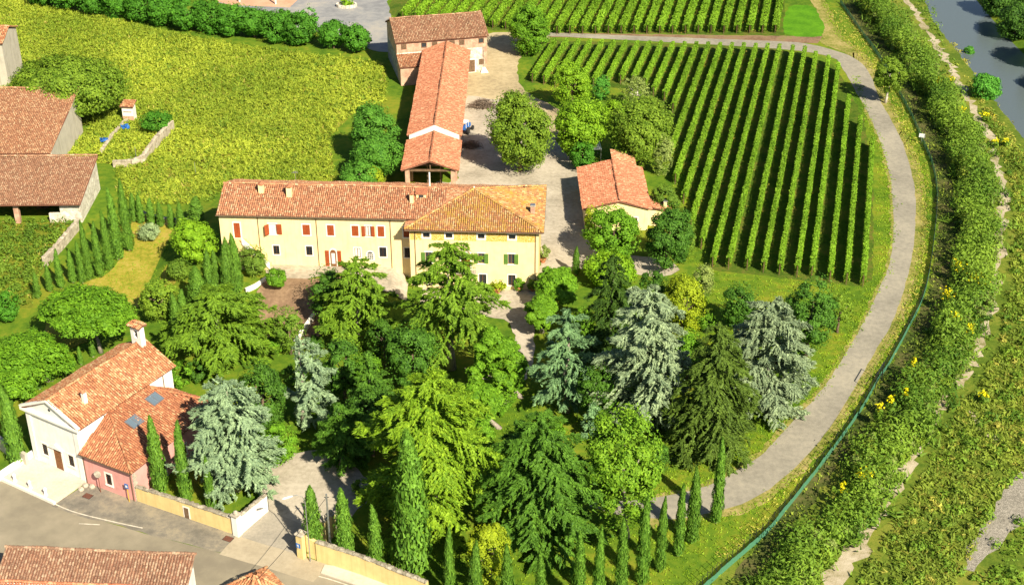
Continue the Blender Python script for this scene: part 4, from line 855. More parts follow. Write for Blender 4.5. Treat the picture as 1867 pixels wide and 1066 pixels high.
b = MB(); b.prism([fF.pt(3.1, 3.3, .0), fF.pt(5.4, 3.3, 0), fF.pt(4.25, 3.95, 0)], (0, -.28, 0), Wt); b.build('door_pediment', do)
window(ch, fF, *wl_, bars=4, trim=.2); window(ch, fF, *wr_, bars=4, trim=.2)
b = MB(); b.prism([fF.pt(4.2 + .2 * math.cos(k * .7854), 8.55 + .2 * math.sin(k * .7854), .012) for k in range(8)], (0, -.01, 0), M['glass']); b.build('oculus', ch)
ro = yroof(ch, 'tile_chapel', 0, KW, 0, KL, KE, KR, .42, .30).build()
chimney(ro, 6.6, 3.2, KE + .6, KE + 2.3, .46, .46, 'white')
b = MB(); x0, x1, yb = KW / 2 - .8, KW / 2 + .8, KL - 1.0
z0, zt = KR - .8, KR + 2.55
b.box(x0, x0 + .5, yb, yb + .7, z0, zt, Wt); b.box(x1 - .5, x1, yb, yb + .7, z0, zt, Wt); b.box(x0 + .5, x1 - .5, yb, yb + .7, z0, KR + .9, Wt); b.box(x0 + .5, x1 - .5, yb, yb + .7, KR + 2.0, zt, Wt); bg_ = b.build('bell_gable', ch)
b = MB(); b.lathe([(.30, 0), (.26, .08), (.18, .3), (.12, .42), (.02, .46)], (KW / 2, yb + .35, KR + 1.3), M['iron'], 10); b.tube([(KW / 2 - .32, yb + .35, KR + 1.8), (KW / 2 + .32, yb + .35, KR + 1.8)], .04, M['wood'], 5); b.build('bell', bg_)
r = Roof(bg_, 'tile_chapel', cw=.26, rl=.36)
for sy, y_ in ((1, yb - .3), (-1, yb + 1.0)): r.slope((x0 - .25, y_, zt + .02), (1, 0, 0), (0, sy, .3), [(0, 0), (2.1, 0), (2.1, .67), (0, .67)])
r.build('gable_tiles', 'cap_tiles')
f = fR
for y in (4.0, 13.6): pipe(ch, fR, y, 4 if y < 10 else 0, KE - .1)
# podium in front of the chapel
pd = thing('chapel_forecourt', 'white paved podium with low side wall in front of the chapel', 'terrace', (-56.1, 135.7, 0), CA)
b = MB(); b.box(-.3, 8.3, -4.6, -.03, 0, .3, M['g_pave']); b.build('slab', pd)
b = MB(); b.box(-.75, -.32, -5.0, .3, 0, .95, Wt); b.build('side_wall', pd)
b = MB(); b.box(-.3, 8.3, -4.92, -4.62, 0, .36, M['trimwhite']); b.build('step', pd)
bol = None
for k, nm in enumerate(('leftmost', 'middle', 'rightmost')):
    p = Vector((1.5 + k * 2.5, -4.35, .3)); w = Vector((-56.1 + p.x * math.cos(CA) - p.y * math.sin(CA), 135.7 + p.x * math.sin(CA) + p.y * math.cos(CA), .3))
    t = thing('bollard', f'white stone bollard on the chapel podium edge, {nm} of three', 'bollard', w, CA, 'bollards on the chapel podium')
    b = MB(); b.lathe([(.24, 0), (.24, .12), (.17, .2), (.16, .75), (.22, .82), (.22, .9), (.12, 1.05), (.02, 1.1)], (0, 0, 0), Wt, 10); b.build('shaft', t)
# ------------------------------------------------------------------ pink annex
ca, sa = math.cos(CA), math.sin(CA)
an = thing('pink_annex', 'low pink house with two roof windows leaning against the chapel', 'house', (-56.1 + 8.45 * ca, 135.7 + 8.45 * sa, 0), CA + R(3))
AW, AL_, AE = 7.3, 14.6, 4.3
fF = Fac((0, 0, 0), (1, 0, 0), (0, -1, 0)); fR = Fac((AW, 0, 0), (0, 1, 0), (1, 0, 0)); fB = Fac((AW, AL_, 0), (-1, 0, 0), (0, 1, 0))
pw = (3.2, 4.0, 1.0, 2.5); rw = [(4.2, 5.3, .05, 2.5), (8.2, 9.0, .9, 2.3), (11.4, 12.2, .9, 2.3)]
b = MB(); Pk = M['pink']; fF.wall(b, 0, AW, -.1, AE, Pk, [pw]); fR.wall(b, 0, AL_, -.1, AE, Pk, rw); fB.wall(b, 0, AW, -.1, AE, Pk); b.build('wall', an)
window(an, fF, *pw, bars=4, trim=.2); window(an, fR, *rw[0], shut='closed', smat='wood', name='door', sill=False, trim=.2)
for h in rw[1:]: window(an, fR, *h, trim=.16)
b = MB(); nq = 9
for k in range(nq): fR.box(b, 0, .45 + .2 * (k % 2), .0 + k * .42, .38 + k * .42, .0, .025, M['stone'])
b.build('quoins', an); pipe(an, fF, AW - .2, 0, AE); pipe(an, fF, .12, 0, AE); gutter(an, fF, -.1, AW + .4, AE - .08, .5)
r = Roof(an, 'tile_annex'); o_ = .45; z_ = AE; tp1, tp2 = (.25, 4.8, AE + 2.9), (.25, 10.6, AE + 2.9)
hip_slope(r, (-.05, -o_, z_), (AW + o_, -o_, z_), tp1); hip_slope(r, (AW + o_, -o_, z_), (AW + o_, AL_ + o_, z_), tp1, tp2); hip_slope(r, (AW + o_, AL_ + o_, z_), (-.05, AL_ + o_, z_), tp2)
r.ridge((AW + o_, -o_, z_ + .06), tp1); r.ridge((AW + o_, AL_ + o_, z_ + .06), tp2); ro = r.build()
Ssl = Vector((-(AW + o_ - .25), 0, 2.9)).normalized(); Nsl = Vector((2.9, 0, AW + o_ - .25)).normalized()
for y, q in ((4.6, 4.1), (9.0, 4.9)):
    E = Vector((AW + o_, y, z_)) + Ssl * q + Nsl * .14
    def RB(b, a0, a1, s0, s1, c0, c1, mt): b.hexa([E + Vector((0, a, 0)) + Ssl * s + Nsl * c for c in (c0, c1) for a, s in ((a0, s0), (a1, s0), (a1, s1), (a0, s1))], mt)
    b = MB(); RB(b, 0, .12, 0, 1.5, 0, .12, M['metal']); RB(b, 1.68, 1.8, 0, 1.5, 0, .12, M['metal']); RB(b, .12, 1.68, 0, .12, 0, .12, M['metal']); RB(b, .12, 1.68, 1.38, 1.5, 0, .12, M['metal']); RB(b, .84, .96, .12, 1.38, 0, .11, M['metal']); sk = b.build('roof_window', ro)
    for a0, a1 in ((.12, .84), (.96, 1.68)):
        b = MB(); RB(b, a0, a1, .12, 1.38, .02, .06, M['skyglass']); link('pane', b.mesh('pane'), an)
# ------------------------------------------------------------------ old farm buildings on the left
ob = thing('old_barn', 'derelict barn with large sagging tiled roof and bare stone gable', 'barn', (-92.0, 215.3, 0), R(0))
L_ = 16.1; b = MB(); OP = M['oldplaster']
b.poly([(L_, 0, -.2), (L_, 17.5, -.2), (L_, 17.5, 7.9), (L_, 0, 4.1)], OP); b.box(0, L_ - .4, 17.1, 17.5, -.2, 7.7, OP); b.box(L_ - 1.0, L_ - .003, -.1, .3, -.2, 4.0, M['rubblewhite']); b.build('wall', ob)
for x in (.5, 5.2, 9.8, 13.3):
    b = MB(); b.box(x, x + .8, -.1, .7, -.1, 4.0, M['brick']); b.build('pillar', ob)
b = MB(); b.box(0, L_ - .4, 3.5, 3.8, 0, 4.6, M['wood']); b.build('inner_wall', ob)
r = Roof(ob, 'tile_old'); r.slope((-3, -1.0, 4.05), (1, 0, 0), (0, 1, .217), [(0, 0), (L_ + 3.0, 0), (L_ + 3.1, 6), (L_ + 3.25, 12), (L_ + 3.3, 19.0), (0, 19.0)]); r.ridge((-3, 17.5, 8.25), (L_ + .4, 17.5, 8.2)); r.build()
oc = thing('open_cart_shed', 'open fronted shed with brown tiled roof, brick pillars and whitewashed stone gable', 'shed', (-84.0, 197.0, 0), R(1.2))
L2 = 17.3; b = MB(); f = Fac((L2, 0, 0), (0, 1, 0), (1, 0, 0))
b.poly([f.pt(0, -.2), f.pt(12, -.2), f.pt(12, 5.4), f.pt(0, 3.4)], M['rubblewhite']); b.box(0, L2 - .02, 11.6, 11.98, -.2, 5.3, OP); b.box(L2 - 3.2, L2 - .02, .02, .5, -.2, 3.3, M['rubblewhite']); b.box(L2 - 5.0, L2 - 3.2, .05, .45, -.2, 1.6, M['rubblewhite']); b.build('wall', oc)
for x in (2.0, 7.0):
    b = MB(); b.box(x, x + .75, -.1, .65, -.1, 3.3, M['brick']); b.build('pillar', oc)
b = MB()
for k in range(9): b.tube([(9.0 + k * .2, 4.5 + .3 * (k % 3), .1), (9.7 + k * .35, 8.5, 1.9 + .15 * (k % 2))], .07, M['wood'], 5)
b.build('timber_poles', oc, 'stuff')
r = Roof(oc, 'tile_brown'); r.slope((-4, -.9, 3.5), (1, 0, 0), (0, 1, .172), [(0, 0), (L2 + 4.35, 0), (L2 + 4.35, 13.3), (0, 13.3)]); r.ridge((-4, 12.2, 5.85), (L2 + .5, 12.2, 5.85)); r.build()
of = thing('far_farm_building', 'old grey rendered farm building with orange tiles at the far left edge', 'building', (P(17, 158).x - 8.9, P(17, 158).y, 0), R(0))
b = MB(); b.box(0, 8.9, 0, 9, -.2, 8.6, OP); b.poly([(8.9, 0, 8.6), (8.9, 9, 8.6), (8.9, 4.5, 10)], OP); b.build('wall', of); gable_roof(of, 'tile_chapel', 0, 8.9, 0, 9, 8.6, 10.2, .4, .3).build()
sp = W(235, 222); sn_ = thing('brick_shrine', 'small whitewashed brick hut with a sloping tile top', 'hut', (sp.x, sp.y, 0), R(-6))
b = MB(); b.box(-1.0, 1.0, 0, 1.5, -.1, 2.9, M['trimwhite']); b.box(-1.02, 1.02, -.02, .02, 0, 1.1, M['brick']); b.build('wall', sn_)
b = MB()
for k in range(6): b.lathe([(.12, 0), (.12, .05)], (-.62 + k * .25, -.04, 1.9), M['wood'], 6)
b.build('vent_holes', sn_)
r = Roof(sn_, 'tile_chapel', cw=.25); r.slope((-1.25, -.35, 2.95), (1, 0, 0), (0, 1, .25), [(0, 0), (2.5, 0), (2.5, 2.3), (0, 2.3)]); r.build()
# houses at the bottom edge, across the road
hb = P(10, 998, 6.3); hb2 = P(355, 1012, 6.3); HA = math.atan2(hb2.y - hb.y, hb2.x - hb.x); HLn = (hb2 - hb).length
ho = thing('roadside_house', 'roadside house with brown tiled upper roof and pinkish lower roof at the bottom edge', 'house', (hb.x, hb.y, 0), HA)
b = MB(); b.box(.2, HLn - .25, -6.4, -.12, 0, 4.9, M['white']); b.box(.2, HLn - .25, -.42, -.12, 4.9, 6.1, M['oldplaster']); f = Fac((HLn - .25, -3.4, 0), (0, 1, 0), (1, 0, 0)); b.poly([f.pt(0, 4.9), f.pt(3.2, 4.9), f.pt(3.2, 6.1)], M['white']); b.box(.2, HLn - .25, -12, -6.4, 0, 4.6, M['white']); b.build('wall', ho)
r = Roof(ho, 'tile_grey'); r.slope((0, -3.6, 5.0), (1, 0, 0), (0, 1, .36), [(0, 0), (HLn, 0), (HLn, 3.83), (0, 3.83)]); r.ridge((0, 0, 6.36), (HLn, 0, 6.36)); r.build()
r = Roof(ho, 'tile_pink'); r.slope((-6, -9.2, 3.5), (1, 0, 0), (0, 1, .27), [(0, 0), (6 + HLn - .8, 0), (6 + HLn - .8, 5.6), (0, 5.6)]); r.ridge((-6, -3.7, 5.15), (HLn - .8, -3.7, 5.15)); r.build('lower_roof')
b = MB(); b.box(-.9, -.1, -2.6, -1.9, 4.5, 6.6, M['white']); b.build('chimney', ho)
pp = P(465, 1046, 5.2); pk = thing('corner_house', 'corner of a house with hipped terracotta roof at the bottom edge', 'house', (pp.x, pp.y, 0), R(38))
b = MB(); b.box(-2.1, 2.1, -2.1, 2.1, 0, 2.9, M['cream']); b.build('wall', pk)
r = Roof(pk, 'tile_chapel'); q_ = 2.5
for c0, c1 in (((-q_, -q_, 2.9), (q_, -q_, 2.9)), ((q_, -q_, 2.9), (q_, q_, 2.9)), ((q_, q_, 2.9), (-q_, q_, 2.9)), ((-q_, q_, 2.9), (-q_, -q_, 2.9))): hip_slope(r, c0, c1, (0, 0, 5.15)); r.ridge((c0[0], c0[1], 2.95), (0, 0, 5.18))
r.build()
# ------------------------------------------------------------------ walls
def wall_run(name, label, pts, h, th_, mat, cap=None, capmat='coping', zf=None, seed=0, cat='wall'):
    rr = random.Random(seed); o = thing(name, label, cat, pts[0]); p0 = Vector(pts[0]); b = MB()
    for i in range(len(pts) - 1):
        a, c = Vector(pts[i]) - p0, Vector(pts[i + 1]) - p0; d = (c - a); d.z = 0; d.normalize(); nn = Vector((-d.y, d.x, 0)) * th_ / 2
        ha, hc = (h, h) if not isinstance(h, list) else (h[i], h[i + 1])
        b.hexa([a + nn * -1 - Vector((0, 0, .3)), c - nn - Vector((0, 0, .3)), c + nn - Vector((0, 0, .3)), a + nn - Vector((0, 0, .3)), a - nn + Vector((0, 0, ha)), c - nn + Vector((0, 0, hc)), c + nn + Vector((0, 0, hc)), a + nn + Vector((0, 0, ha))], M[mat])
    b.build('wall_body', o)
    if cap:
        b = MB()
        for i in range(len(pts) - 1):
            a, c = Vector(pts[i]) - p0, Vector(pts[i + 1]) - p0; d = c - a; L = d.length; d.normalize(); dh = Vector((d.x, d.y, 0)).normalized(); nn = Vector((-dh.y, dh.x, 0)); s = 0
            ha, hc = (h, h) if not isinstance(h, list) else (h[i], h[i + 1])
            while s < L - .1:
                w = min(rr.uniform(.22, .5), L - s); zc = ha + (hc - ha) * s / L
                for side in (-1, 1):
                    hh = rr.uniform(.10, .24); k = th_ / 2 + rr.uniform(.02, .10); q = a + d * s
                    inn = nn * (side * .01); out = nn * (side * k); e = dh * (w - .03); j = lambda: Vector((rr.uniform(-.03, .03), rr.uniform(-.03, .03), rr.uniform(-.04, .03)))
                    z0 = Vector((0, 0, zc)); z1 = Vector((0, 0, zc + hh))
                    b.hexa([q + inn + z0, q + e + inn + z0, q + e + out + z0, q + out + z0, q + inn + z1 + j(), q + e + inn + z1 + j(), q + e + out + z1 * .97 + j(), q + out + z1 * .97 + j()], M[capmat])
                s += w
        link('coping_stones', b.fix('coping_stones'), o, kind='stuff')
    return o
gw = wall_run('garden_wall', 'yellow rendered garden wall with rough stone coping beside the pink annex', [P(253, 911), P(340, 941), P(430, 972)], [1.9, 2.1, 2.2], .45, 'yellow', True, seed=1)
f_ = (P(430, 972) - P(253, 911)); f_.z = 0; nrm = Vector((f_.y, -f_.x, 0)).normalized(); fw = Fac((0, 0, 0), f_, nrm)
b = MB(); L_ = f_.length; fw.box(b, L_ * .49, L_ * .49 + .9, .1, 1.65, .23, .27, M['trimwhite']); gd = b.build('wall_door', gw); b = MB(); fw.box(b, L_ * .49 + .15, L_ * .49 + .75, .1, 1.5, .27, .29, M['wood']); b.build('door_leaf', gd)
wall_run('entrance_wall', 'white splayed wall with stone coping beside the entrance gate', [P(437, 973), P(487, 930)], [2.3, 2.2], .4, 'white', True, seed=2)
wall_run('garden_wall', 'yellow roadside wall with rough stone coping below the cypress row', [P(580, 1020), P(660, 1046), P(780, 1092)], [2.5, 2.45, 2.3], .45, 'yellow', True, seed=3)
def pier(px, py, h, label, w=.8, mat='yellow'):
    p = P(px, py); t = thing('gate_pier', label, 'gate pier', p, R(-30)); b = MB(); b.box(-w / 2, w / 2, -w / 2, w / 2, 0, h, M[mat]); b.build('shaft', t)
    b = MB(); b.box(-w / 2 - .1, w / 2 + .1, -w / 2 - .1, w / 2 + .1, h, h + .15, M['stone']); b.lathe([(.2, .15), (.27, .32), (.2, .52), (.02, .6)], (0, 0, h), M['stone'], 10); b.build('pier_cap', t)
pier(434, 974, 2.7, 'pale corner pier where the yellow wall meets the white entrance wall', .75, 'white'); pier(552, 1014, 3.1, 'yellow gate pier with blue sign at the roadside'); pier(593, 985, 2.9, 'yellow gate pier behind the street lamp, left of an inner pair', .65); pier(606, 975, 2.9, 'yellow gate pier behind the street lamp, right of an inner pair', .65)
pier(487, 928, 2.5, 'dark green gate post at the end of the white entrance wall', .3, 'iron')
ge = thing('curved_gate_wall', 'short yellow curved wall beside the roadside gate pier', 'wall', P(566, 1016), R(-28)); b = MB(); b.prism([(-.5, 0, -.1), (1.1, 0, -.1), (1.1, 0, 2.4)] + [(1.1 - 1.6 * math.sin(k * .196), 0, 2.4 + .65 * (1 - math.cos(k * .196))) for k in range(1, 9)], (0, .4, 0), M['yellow']); b.build('wall_body', ge)
sg = P(551, 1018); sgn = thing('blue_sign', 'small blue square sign on the gate pier', 'sign', (sg.x + .02, sg.y - .1, 1.9), R(-30)); b = MB(); b.box(-.28, .28, -.47, -.44, 0, .6, M['blue']); b.build('plate', sgn); b = MB(); b.box(-.06, .06, -.485, -.472, .12, .48, M['lampwhite']); b.box(-.15, -.06, -.485, -.472, .3, .4, M['lampwhite']); b.build('symbol', sgn)
wall_run('low_white_wall', 'low white wall beside the brown earth terrace', [W(572, 580), W(530, 640)], .75, .45, 'trimwhite')
wall_run('retaining_wall', 'short white retaining wall below the round bush at the wing', [W(448, 532), W(466, 524), W(486, 511)], .55, .35, 'trimwhite')
wall_run('stone_wall', 'old stone wall running behind the left cypress row', [W(146, 415), W(112, 455), W(82, 487)], 1.5, .5, 'ruin', True, 'ruin', seed=7)
wall_run('ruined_wall', 'curved ruined stone wall at the edge of the weedy field', [P(207, 304), P(240, 303), P(262, 296), P(285, 268), P(316, 236)], [1.0, 1.0, 1.2, 1.7, 1.6], .55, 'ruin', True, 'ruin', seed=8)
wall_run('ruined_wall', 'low broken stone wall leading to the brick hut', [P(184, 282), P(206, 250), P(232, 222)], .5, .5, 'ruin', True, 'ruin', seed=9)
wall_run('retaining_wall', 'long low stone wall behind the row of small cypresses', [W(240, 392), W(300, 408), W(345, 412)], 1.0, .5, 'oldplaster', True, 'rubblegrey', seed=10)
wall_run('boundary_wall', 'grey wall left of the chapel behind a cypress', [P(-30, 790), P(20, 832), P(52, 850)], 1.8, .4, 'oldplaster')
# ------------------------------------------------------------------ street furniture
p = P(566, 1023); sl_ = thing('street_lamp', 'white street lamp with curved arm at the roadside gate', 'street lamp', p)
b = MB(); b.tube([(0, 0, 0), (0, 0, 2), (.0, 0, 8.0), (-.25, -.05, 8.7), (-.8, -.1, 8.95), (-1.3, -.15, 8.85)], [.08, .065, .045, .035, .035, .03], M['metal'], 8); b.build('post', sl_)
b = MB(); b.tube([(-1.2, -.14, 8.87), (-1.5, -.17, 8.78), (-2.1, -.22, 8.6), (-2.3, -.24, 8.52)], [.05, .11, .13, .05], M['lampwhite'], 8); b.build('lamp_head', sl_)
p = P(603, 1003); up_ = thing('utility_pole', 'grey green utility pole with cable behind the gate piers', 'pole', p); b = MB(); b.tube([(0, 0, 0), (0, 0, 7.6)], [.14, .09], M['metal'], 8); b.tube([(-.25, 0, 7.2), (.25, 0, 7.2)], .05, M['iron'], 5); b.build('post', up_)
q = P(470, 1055, 5.2) - p; b = MB(); b.tube([Vector((0, 0, 7.2)).lerp(q, t) - Vector((0, 0, 1.2 * t * (1 - t))) for t in [k / 8 for k in range(9)]], .025, M['iron'], 4); b.build('cable', up_)
p = P(184, 897); tm = thing('traffic_mirror', 'round traffic mirror on a post before the pink annex wall', 'mirror', p, R(-25)); b = MB(); b.tube([(0, 0, 0), (0, 0, 2.6)], .05, M['rust'], 6); b.build('post', tm)
b = MB(); b.prism([(.48 * math.cos(k * .524), -.1 + .12 * math.sin(k * .524), 2.6 + .38 * math.sin(k * .524)) for k in range(12)], (0, .1, -.03), M['stone']); b.build('mirror_disc', tm)
p = P(236, 914); rs = thing('road_sign', 'small blue road sign on a yellow post before the annex', 'road sign', p, R(-25)); b = MB(); b.tube([(0, 0, 0), (0, 0, 2.3)], .05, M['yellowpole'], 6); b.build('post', rs); b = MB(); b.box(-.25, .25, -.09, -.055, 1.9, 2.55, M['blue']); b.build('plate', rs); b = MB(); b.box(-.14, .14, -.1, -.091, 2.05, 2.35, M['lampwhite']); b.build('symbol', rs)
for px, py, lab in ((160, 904, 'rusty drain grate by the chapel podium corner'), (416, 982, 'rusty drain grate near the entrance')):
    p = P(px, py); t = thing('drain_grate', lab, 'drain', (p.x, p.y, .02), R(-25)); b = MB(); b.box(-.55, .55, -.4, .4, 0, .02, M['iron']); b.build('frame', t); b = MB()
    for k in range(7): b.box(-.5, .5, -.36 + k * .11, -.30 + k * .11, .02, .035, M['rust'])
    b.build('bars', t)
for k, (px, py) in enumerate(((148, 893), (156, 886), (168, 888))):
    p = P(px, py); o = link('stone_block', None or (lambda b: (b.lathe([(.34, 0), (.36, .2), (.25, .36), (.05, .4)], (0, 0, 0), M['stone'], 7), b.mesh('stone_block', False))[1])(MB()), loc=p); setp(o, ['grey stone block nearest the chapel podium corner', 'grey stone block at the chapel wall foot, middle of three', 'grey stone block under the annex downpipe'][k], 'stone', 'stone blocks by the annex wall')
# ------------------------------------------------------------------ top yard: planter, car, porch posts
p = P(632, 12); pl = thing('stone_planter', 'round stone edged planter with a leafy shrub in the asphalt yard', 'planter', p); b = MB()
for k in range(16):
    t = k * math.pi / 8; b.hexa([(math.cos(t + s) * r_ * 1.25, math.sin(t + s) * r_ * .9, z) for z in (0, .65) for r_, s in ((1.5, .02), (1.85, .02), (1.85, .37), (1.5, .37))], M['rubblewhite'])
b.build('stone_edge', pl); link('shrub', broad_crown('shrub', M['l_bright'], 1.5, .9, 1.0, 16, 70, .3, 77), pl)
p = P(600, -4); cr = thing('parked_car', 'blue parked car at the top edge of the asphalt yard', 'car', p, R(8)); b = MB()
sec = [(-2.1, .35, .75), (-2.0, .3, .9), (-1.1, .28, 1.0), (-.6, .28, 1.42), (.7, .28, 1.45), (1.4, .28, 1.02), (2.0, .3, .92), (2.1, .38, .7)]
for i in range(len(sec) - 1):
    (x0, l0, h0), (x1, l1, h1) = sec[i], sec[i + 1]; k0 = .82 if h0 <= 1.05 else .66; k1 = .82 if h1 <= 1.05 else .66
    b.hexa([(x0, -.84, l0), (x1, -.84, l1), (x1, .84, l1), (x0, .84, l0), (x0, -k0, h0), (x1, -k1, h1), (x1, k1, h1), (x0, k0, h0)], M['blue'])
b.build('body', cr)
b = MB(); b.box(-.55, .65, -.80, -.76, 1.0, 1.3, M['glass']); b.build('window', cr)
for x in (-1.3, 1.3):
    for y in (-.82, .82):
        b = MB(); b.tube([(x, y - .1, .32), (x, y + .1, .32)], .32, M['iron'], 12); b.build('wheel', cr)
pc = thing('porch', 'porch roof carried on white posts over orange paving at the top edge', 'porch', P(470, -14)); b = MB(); b.box(-6, 6, 2.5, 9, 3.2, 3.4, M['tile_pink']); b.build('roof', pc)
for px, py in ((437, 4), (503, 8)):
    q = P(px, py) - P(470, -14); b = MB(); b.box(q.x - .15, q.x + .15, q.y - .15, q.y + .15, 0, 3.2, M['trimwhite']); b.build('post', pc)
# ------------------------------------------------------------------ courtyard odds and ends
rr = random.Random(3)
def twigs(name, label, cat, p, lx, ly, h, n, r=.03):
    t = thing(name, label, cat, p); b = MB()
    for k in range(n):
        x, y, z = rr.gauss(0, lx * .38), rr.gauss(0, ly * .38), rr.random() * h; z *= max(.1, 1 - (x / lx) ** 2 - (y / ly) ** 2); a = rr.gauss(0, .9); L = rr.uniform(.6, 1.7)
        d = Vector((math.cos(a), math.sin(a), rr.uniform(-.25, .25))) * L; b.tube([Vector((x, y, max(.05, z))) - d * .5, Vector((x, y, max(.05, z) + .05)) + d * .5], r * rr.uniform(.6, 1.6), M['twig'], 3, False)
    link('branches', b.mesh('branches'), t, kind='stuff')
twigs('brushwood_heap', 'long heap of cut brushwood beside the long barn', 'brushwood', P(881, 196), 3.0, 1.5, 1.6, 420); twigs('brushwood_heap', 'smaller dark brushwood heap in the shade of the long barn', 'brushwood', P(858, 268), 1.9, 1.3, 1.2, 220)
p = P(850, 240); tr = thing('farm_tractor', 'small blue and white tractor parked in shade by the long barn', 'tractor', p, R(70)); b = MB()
b.hexa([(-.2, -.35, .6), (1.6, -.3, .6), (1.6, .3, .6), (-.2, .35, .6), (-.2, -.35, 1.3), (1.6, -.25, 1.15), (1.6, .25, 1.15), (-.2, .35, 1.3)], M['blue']); b.build('bonnet', tr)
b = MB(); b.box(-1.3, -.2, -.55, .55, .8, 1.2, M['blue']); b.build('chassis', tr); b = MB(); b.box(-1.4, -.1, -.6, .6, 2.2, 2.32, M['lampwhite'])
for x in (-1.3, -.2):
    for y in (-.52, .52): b.tube([(x, y, 1.2), (x, y, 2.2)], .05, M['lampwhite'], 5)
b.build('cab', tr)
for x, r_ in ((-1.0, .65), (1.2, .4)):
    for y in (-.75, .75):
        b = MB(); b.tube([(x, y - .15, r_), (x, y + .15, r_)], r_, M['iron'], 14); b.build('wheel', tr)
for k, (px, py, lab) in enumerate(((907, 534, 'terracotta pot with leafy citrus bush left of the villa corner window'), (946, 530, 'terracotta pot with small round bush beneath the villa corner window'), (972, 530, 'terracotta pot with shrub at the right corner of the villa'), (990, 478, 'terracotta pot with tall olive bush beside the villa side wall'))):
    p = P(px, py); t = thing('potted_plant', lab, 'potted plant', p); b = MB(); b.lathe([(.32, 0), (.45, .5), (.52, .55), (.52, .65), (.4, .66)], (0, 0, 0), M['terracotta'], 12); b.build('pot', t)
    big = 1.5 if k == 3 else 1.0; link('foliage', broad_crown('foliage', M[('l_yellow', 'l_broad', 'l_pink', 'l_olive')[k]], (1.15, .8, .85, .9)[k], .9 * big, 1.1 + .5 * (k == 3), 14, 60, .26, 60 + k), t)
for px, py, lab in ((190, 262, 'crumpled blue plastic sheet among weeds near the brick hut'), (228, 238, 'large crumpled blue plastic sheet below the brick hut')):
    p = P(px, py); Q = clump_cards(np.array([[0, 0, .25], [.4, .2, .2], [-.4, .1, .2]]), np.array([.35, .3, .3]), 9, .55, None, squash=.4); o = link('plastic_sheet', leaf_mesh('plastic_sheet', Q, M['blue']), loc=(p.x, p.y, .5)); setp(o, lab, 'plastic sheet')
# bare poles and a signboard by the fence
for k, (px, py, h, lab) in enumerate(((249, 291, 2.4, 'thin grey stake standing in the walled weedy plot, right of two'), (240, 297, 1.2, 'short grey stake in the walled weedy plot, left of two'), (357, 318, 2.2, 'thin white stake alone in the weedy field'))):
    p = P(px, py); t = link('stake', (lambda b: (b.tube([(0, 0, 0), (0, 0, h)], .05, M['metal'], 5), b.mesh('stake'))[1])(MB()), loc=p); setp(t, lab, 'stake')
# ------------------------------------------------------------------ green net fence along the lane
FEN = [(1532, 0), (1569, 53), (1605, 104), (1636, 160), (1662, 208), (1684, 259), (1700, 298), (1708, 351), (1704, 415), (1694, 494), (1680, 547), (1655, 597), (1622, 658), (1600, 690), (1576, 734), (1536, 792), (1488, 856), (1440, 916), (1400, 965), (1355, 1005), (1315, 1040), (1280, 1072), (1240, 1110)]
fp = [P(a, b + 6) for a, b in smooth_px(FEN, 4, False)]
fe = thing('net_fence', 'long green net fence on thin posts between gravel track and river scrub', 'fence', fp[0]); b = MB(); pm = MB(); pm.tube([(0, 0, 0), (0, 0, 2.1)], .035, M['iron'], 5); pme = pm.mesh('post')
acc = 0; last = None; NETM = MB(); rr = random.Random(9)
top = [.85 + rr.uniform(-.1, .1) for _ in fp]
for i in range(len(fp) - 1):
    a, c = fp[i] - fp[0], fp[i + 1] - fp[0]; ln = max(1, int((c - a).length / 2.2)); d = (c - a).normalized(); nn = Vector((-d.y, d.x, 0)) * .012
    for k in range(ln):
        q0, q1 = a.lerp(c, k / ln), a.lerp(c, (k + 1) / ln); t0, t1 = top[i] + (top[i + 1] - top[i]) * k / ln, top[i] + (top[i + 1] - top[i]) * (k + 1) / ln; mid = q0.lerp(q1, .5); tm_ = (t0 + t1) / 2 - .06
        for (u0, h0), (u1, h1) in (((q0, t0), (mid, tm_)), ((mid, tm_), (q1, t1))): NETM.hexa([u0 - nn, u1 - nn, u1 + nn, u0 + nn, u0 - nn + Vector((0, 0, h0)), u1 - nn + Vector((0, 0, h1)), u1 + nn + Vector((0, 0, h1)), u0 + nn + Vector((0, 0, h0))], M['net'])
        link('post', pme, fe, loc=q0 - nn * 5)
    for h in (1.6, 2.0): b.tube([a + Vector((0, 0, h)), c + Vector((0, 0, h))], .012, M['iron'], 3, False)
NETM.build('netting', fe); b.build('wires', fe)
p = P(1596, 706); gt = thing('metal_gate', 'dark metal gate frame standing at the bend of the net fence', 'gate', p, R(62)); b = MB()
b.tube([(-1.6, -.3, 0), (-1.6, -.3, 3.0), (1.6, -.3, 3.0), (1.6, -.3, 0)], .07, M['iron'], 6); b.build('frame', gt); b = MB(); b.tube([(-1.6, -.3, 1.5), (1.6, -.3, 1.5)], .04, M['iron'], 5); b.build('crossbar', gt)
for px, py, lab in ((1679, 262, 'small white board on the net fence'),):
    p = P(px, py); t = thing('notice_board', lab, 'board', p, R(-20)); b = MB(); b.tube([(0, 0, 0), (0, 0, 1.9)], .05, M['metal'], 5); b.build('post', t); b = MB(); b.box(-.5, .5, -.09, -.055, 1.2, 1.9, M['lampwhite']); b.build('plate', t)
